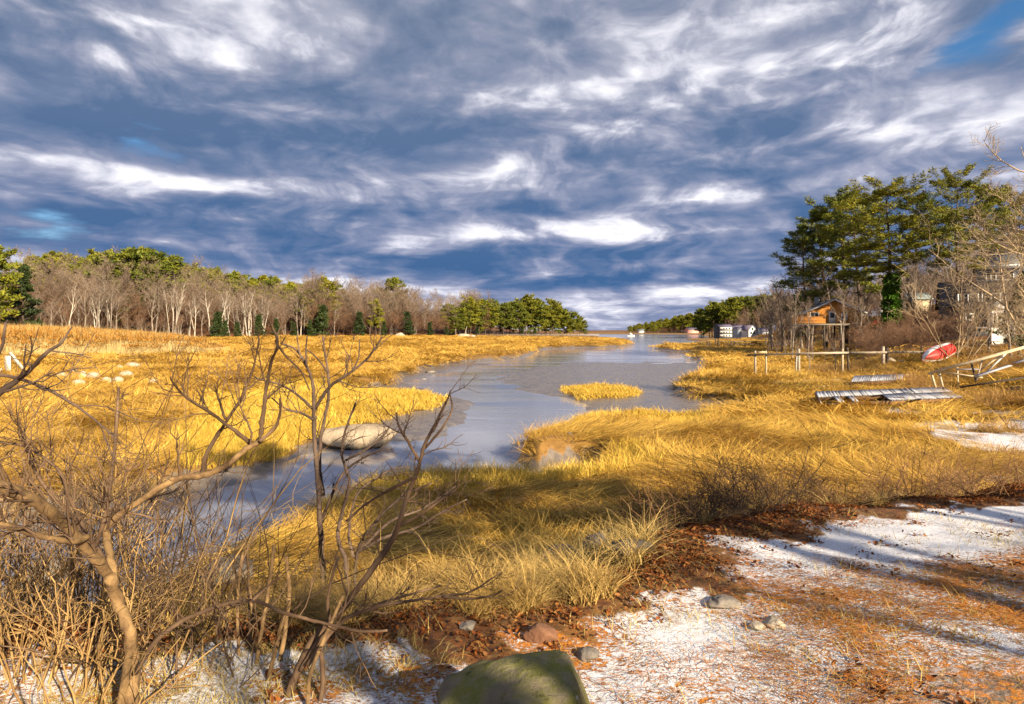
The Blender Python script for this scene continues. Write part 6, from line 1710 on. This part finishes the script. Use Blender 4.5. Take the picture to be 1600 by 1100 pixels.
def needles_mesh(seed, n=26, R_=0.13):
    rng = np.random.RandomState(seed); b = MB()
    a = 0.5 * rng.randn(n) + (rng.rand(n) < 0.3) * rng.rand(n) * 3; L = 0.05 + 0.07 * rng.rand(n); w = 0.0014 + 0.0012 * rng.rand(n)
    c = np.stack([R_ * rng.randn(n), R_ * rng.randn(n), 0.006 + 0.02 * rng.rand(n)], 1)
    d = np.stack([np.cos(a), np.sin(a), 0.12 * rng.randn(n)], 1) * L[:, None] / 2; s = np.stack([-np.sin(a), np.cos(a), 0 * a], 1) * w[:, None]
    bow = np.array([0, 0, 0.008])
    v = np.stack([c - d - s, c - d + s, c + s * 1.2 + bow, c - s * 1.2 + bow, c + d + s, c + d - s], 1).reshape(-1, 3)
    i = np.arange(n)[:, None] * 6
    b.add(v, np.concatenate([i + np.array([0, 1, 2, 3]), i + np.array([3, 2, 4, 5])]))
    return b.mesh('needles', needM)
C_leaf = src_collection('leaf_src', [leaves_mesh(600 + k) for k in range(4)])
C_need = src_collection('needle_src', [needles_mesh(620 + k) for k in range(4)])
C_sn = src_collection('lawn_src', [blade_mesh('lawn', grass_mat('lawn_stubble', (0.34, 0.24, 0.07), (0.56, 0.42, 0.16), (0.22, 0.20, 0.04), 44.0), 640 + k, [dict(n=26, radius=0.10, length=0.075, th0=0.3, th1=1.3, width=0.0035)]) for k in range(3)])
def litter(name, coll, nv, x, y, keep, s0, s1, zoff=0.0, rz=None):
    x, y = x[keep], y[keep]; z = land(x, y); n = len(x)
    s = s0 + (s1 - s0) * RNG.rand(n)
    rzv = RNG.rand(n) * 6.283 if rz is None else rz + 0.5 * RNG.randn(n)
    # follow the slope of the ground
    e_ = 0.05; zx = (land(x + e_, y) - z) / e_; zy = (land(x, y + e_) - z) / e_
    tx, ty = np.arctan(zy), -np.arctan(zx)
    # tilt is applied after the turn about z, so express it in the turned frame
    cz, sz_ = np.cos(rzv), np.sin(rzv)
    rot = np.stack([tx * cz + ty * sz_, -tx * sz_ + ty * cz, rzv], 1)
    return scatter(name, coll, np.stack([x, y, z + zoff], 1), rot, np.stack([s, s, s], 1), RNG.randint(0, nv, n))
x, y = sample_polar(60000, 2.0, 11, -46, 46); dfg = sdist(x, y, edge_s) + 1.1 * (fbm(x * 1.3 + 7, y * 1.3) - 0.5); nz = fbm(x * 1.1 + 9, y * 1.1, 3)
dens = sstep(-1.3, -0.5, dfg) * sstep(0.6, -0.4, dfg) * (0.45 + 0.75 * sstep(0.42, 0.55, nz)) + 0.05 * (dfg > 0.1) * sstep(0.45, 0.62, nz)
litter('fallen_leaves', C_leaf, 4, x, y, RNG.rand(len(x)) < dens * 0.7, 0.22, 0.50, 0.004)
x, y = sample_polar(30000, 2.0, 8, -20, 44); dfg = sdist(x, y, edge_s); nz = fbm(x * 1.3 + 70, y * 1.3, 3)
qn = 0.8 * x - (y - 3.2) + 1.2 * (nz - 0.5)
dens = sstep(0.2, 0.8, dfg) * (0.03 + sstep(0.1, 1.3, qn) * sstep(4.8, 4.1, y) * (0.15 + sstep(0.44, 0.56, fbm(x * 2.3, y * 4.0 + 5, 3)))) * (1 - 0.85 * sstep(1.7, 2.1, x) * sstep(3.45, 3.1, y))
litter('fallen_pine_needles', C_need, 4, x, y, RNG.rand(len(x)) < dens * 0.11, 0.55, 0.95, 0.004, -0.25)
x, y = sample_polar(26000, 2.0, 7, -46, 44); dfg = sdist(x, y, edge_s); nz = fbm(x * 1.2 + 20, y * 1.2, 3)
dens = sstep(0.0, 0.3, dfg) * (0.06 + sstep(0.46, 0.60, nz) * np.interp(x, [-2, 0.2, 1.2], [1.0, 0.7, 0.18]))
litter('lawn_stubble', C_sn, 3, x, y, RNG.rand(len(x)) < dens * 0.55, 0.6, 1.3)
